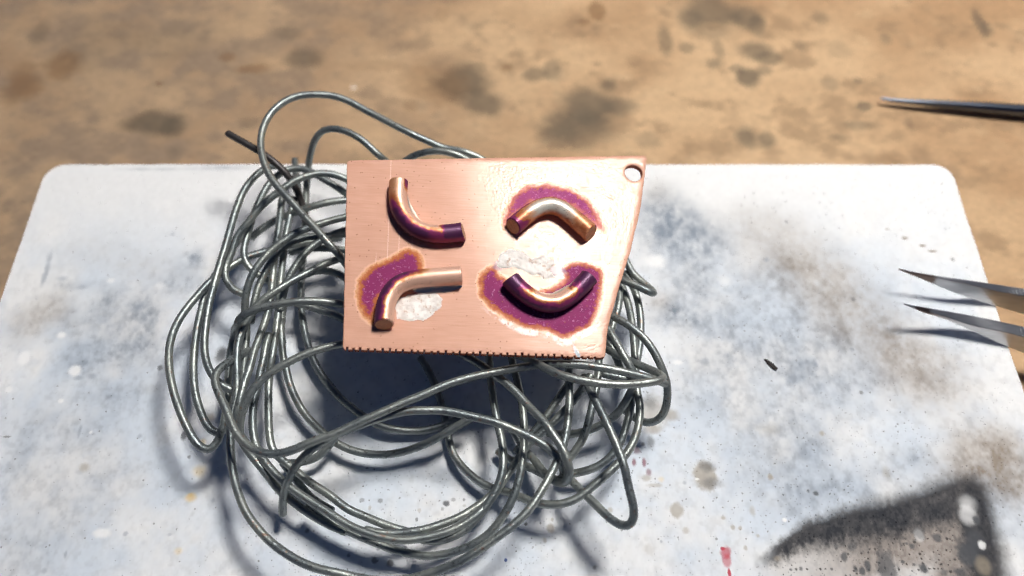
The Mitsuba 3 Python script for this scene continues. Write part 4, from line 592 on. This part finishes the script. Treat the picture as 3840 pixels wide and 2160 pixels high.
# ------------------------------------------------------------------ tweezers at the right, and a scriber on the table
def steel_colour(p, n, uv):
    x, y, z = mm3(p)
    c = mix((0.50, 0.51, 0.53), (0.40, 0.41, 0.43), fbm(x / 3, y / 0.6, z / 0.6, 3))
    w = fbm(x / 0.9, y / 0.9, z / 0.9, 3)
    heat = smoothstep(76.2, 75.0, x + w) * smoothstep(64.5, 65.5, y) + smoothstep(73.4, 72.6, x + w) * smoothstep(69.6, 70.4, x + w) * smoothstep(64.5, 63.5, y)
    return mix(c, (0.10, 0.055, 0.035), 0.85 * heat)

def grip_bump(p, n, uv):
    x, y, z = mm3(p)
    g = smoothstep(86, 90, x) * (dr.abs(dr.sin(x * 4.2)) + dr.abs(dr.sin(z * 4.0 + y * 2)))
    return g + 0.12 * fbm(x / 1.2, y / 0.2, z / 0.2, 2)

scene['mat_steel'] = {'type': 'bumpmap', 'scale': 0.00006, 'tex': proc(grip_bump, 0.00006),
                      'b': {'type': 'principled', 'base_color': proc(steel_colour), 'roughness': 0.22, 'metallic': 0.9}}

def arm_mesh(rows, tail, lean):
    rows = [list(r) for r in rows]
    x, y, z, h, t = rows[-1]
    for f in np.linspace(0.12, 1, 10):
        rows.append([x + (tail[0] - x) * f, y + (tail[1] - y) * f, max(-7.9, z + (tail[0] - x) * f * -0.32), h + (9.0 - h) * min(1, 0.9 * f), t])
    V, n = [], 8
    for x, y, z, h, t in rows:
        b = min(0.12, 0.3 * t, 0.2 * h)
        s = lean * h
        V.append([(x, y, z + b), (x, y + b, z), (x, y + t - b, z), (x, y + t, z + b), (x, y + t + s, z + h - b), (x, y + t + s - b, z + h), (x, y + b + s, z + h), (x, y + s, z + h - b)])
    V = np.array(V, float)
    m = len(V)
    F = [(i * n + j, (i + 1) * n + j, (i + 1) * n + (j + 1) % n, i * n + (j + 1) % n) for i in range(m - 1) for j in range(n)]
    F = np.array(F)
    F = np.vstack([F[:, [0, 1, 2]], F[:, [0, 2, 3]]] + [[(0, j, j + 1) for j in range(1, n - 1)], [((m - 1) * n, (m - 1) * n + j + 1, (m - 1) * n + j) for j in range(1, n - 1)]])
    mesh = trimesh.Trimesh(V.reshape(-1, 3) * MM, F, process=False)
    mesh.fix_normals()
    return mesh

add('tweezers__arm', arm_mesh(ARM1, (205, 50.5), 0.27), 'mat_steel', 25, label='far arm of the tweezers')
add('tweezers__arm_001', arm_mesh(ARM2, (205, 45.8), 0.27), 'mat_steel', 25, label='near arm of the tweezers')
heel = trimesh.creation.box((14, 9.6, 9.2))
heel.apply_translation((205, 49.2, -3.2))
heel.apply_scale(MM)
add('tweezers__heel', heel, 'mat_steel')
tag('tweezers', 'polished steel tweezers entering from the right edge, open points hovering over the white tile', 'tweezers')

scene['mat_dark_steel'] = {'type': 'principled', 'base_color': {'type': 'rgb', 'value': [0.13, 0.15, 0.19]}, 'roughness': 0.25, 'metallic': 1.0}
scriber, suv = tube([p[:3] for p in PICK], [p[3] for p in PICK], 20, 1.0)
add('scriber', scriber, 'mat_dark_steel', True, suv, label='thin dark steel scriber with a blunt point lying on the brown tabletop behind the tile', cat='scriber')

# ------------------------------------------------------------------ desk lamp behind to the right, outside the picture
LP = np.array(LAMP) * MM
aim = PC * MM - LP
aim /= np.linalg.norm(aim)
R4 = trimesh.geometry.align_vectors([0, 0, 1], aim)
def lamp_part(mesh, off=0.0):
    mesh.apply_transform(R4)
    mesh.apply_translation(LP + aim * off)
    return mesh
disc = lamp_part(trimesh.creation.cylinder(radius=0.060, height=0.004, sections=40))
scene['desk_lamp__bulb'] = mikit.ply(disc, {'type': 'diffuse', 'reflectance': {'type': 'rgb', 'value': [0.8, 0.8, 0.8]}}, False)
scene['desk_lamp__bulb']['emitter'] = {'type': 'area', 'radiance': {'type': 'rgb', 'value': [LAMP_POWER, LAMP_POWER * 0.965, LAMP_POWER * 0.91]}}
shade = trimesh.creation.revolve(np.array([(0.0, -0.055), (0.018, -0.055), (0.020, -0.03), (0.082, 0.002), (0.084, 0.002), (0.0225, -0.032), (0.0205, -0.057), (0.0, -0.057)]), sections=40)
scene['mat_lamp'] = {'type': 'twosided', 'b': {'type': 'principled', 'base_color': {'type': 'rgb', 'value': [0.05, 0.05, 0.055]}, 'roughness': 0.5}}
add('desk_lamp__shade', lamp_part(shade), 'mat_lamp', 30)
back = (LP - aim * 0.056) * 1000
stem, _ = tube([(300, 430, -4), (300, 430, 200), (290, 410, 420), (250, 340, 560), back + [35, 45, 40], back], 5.0, 14, 5.0)
add('desk_lamp__stem', stem, 'mat_lamp', True)
base = trimesh.creation.cylinder(radius=0.07, height=0.018, sections=48)
base.apply_translation((0.3, 0.43, 0.0012))
add('desk_lamp__base', base, 'mat_lamp')
tag('desk_lamp', 'black desk lamp behind the tile, shining down on the copper plate', 'lamp')
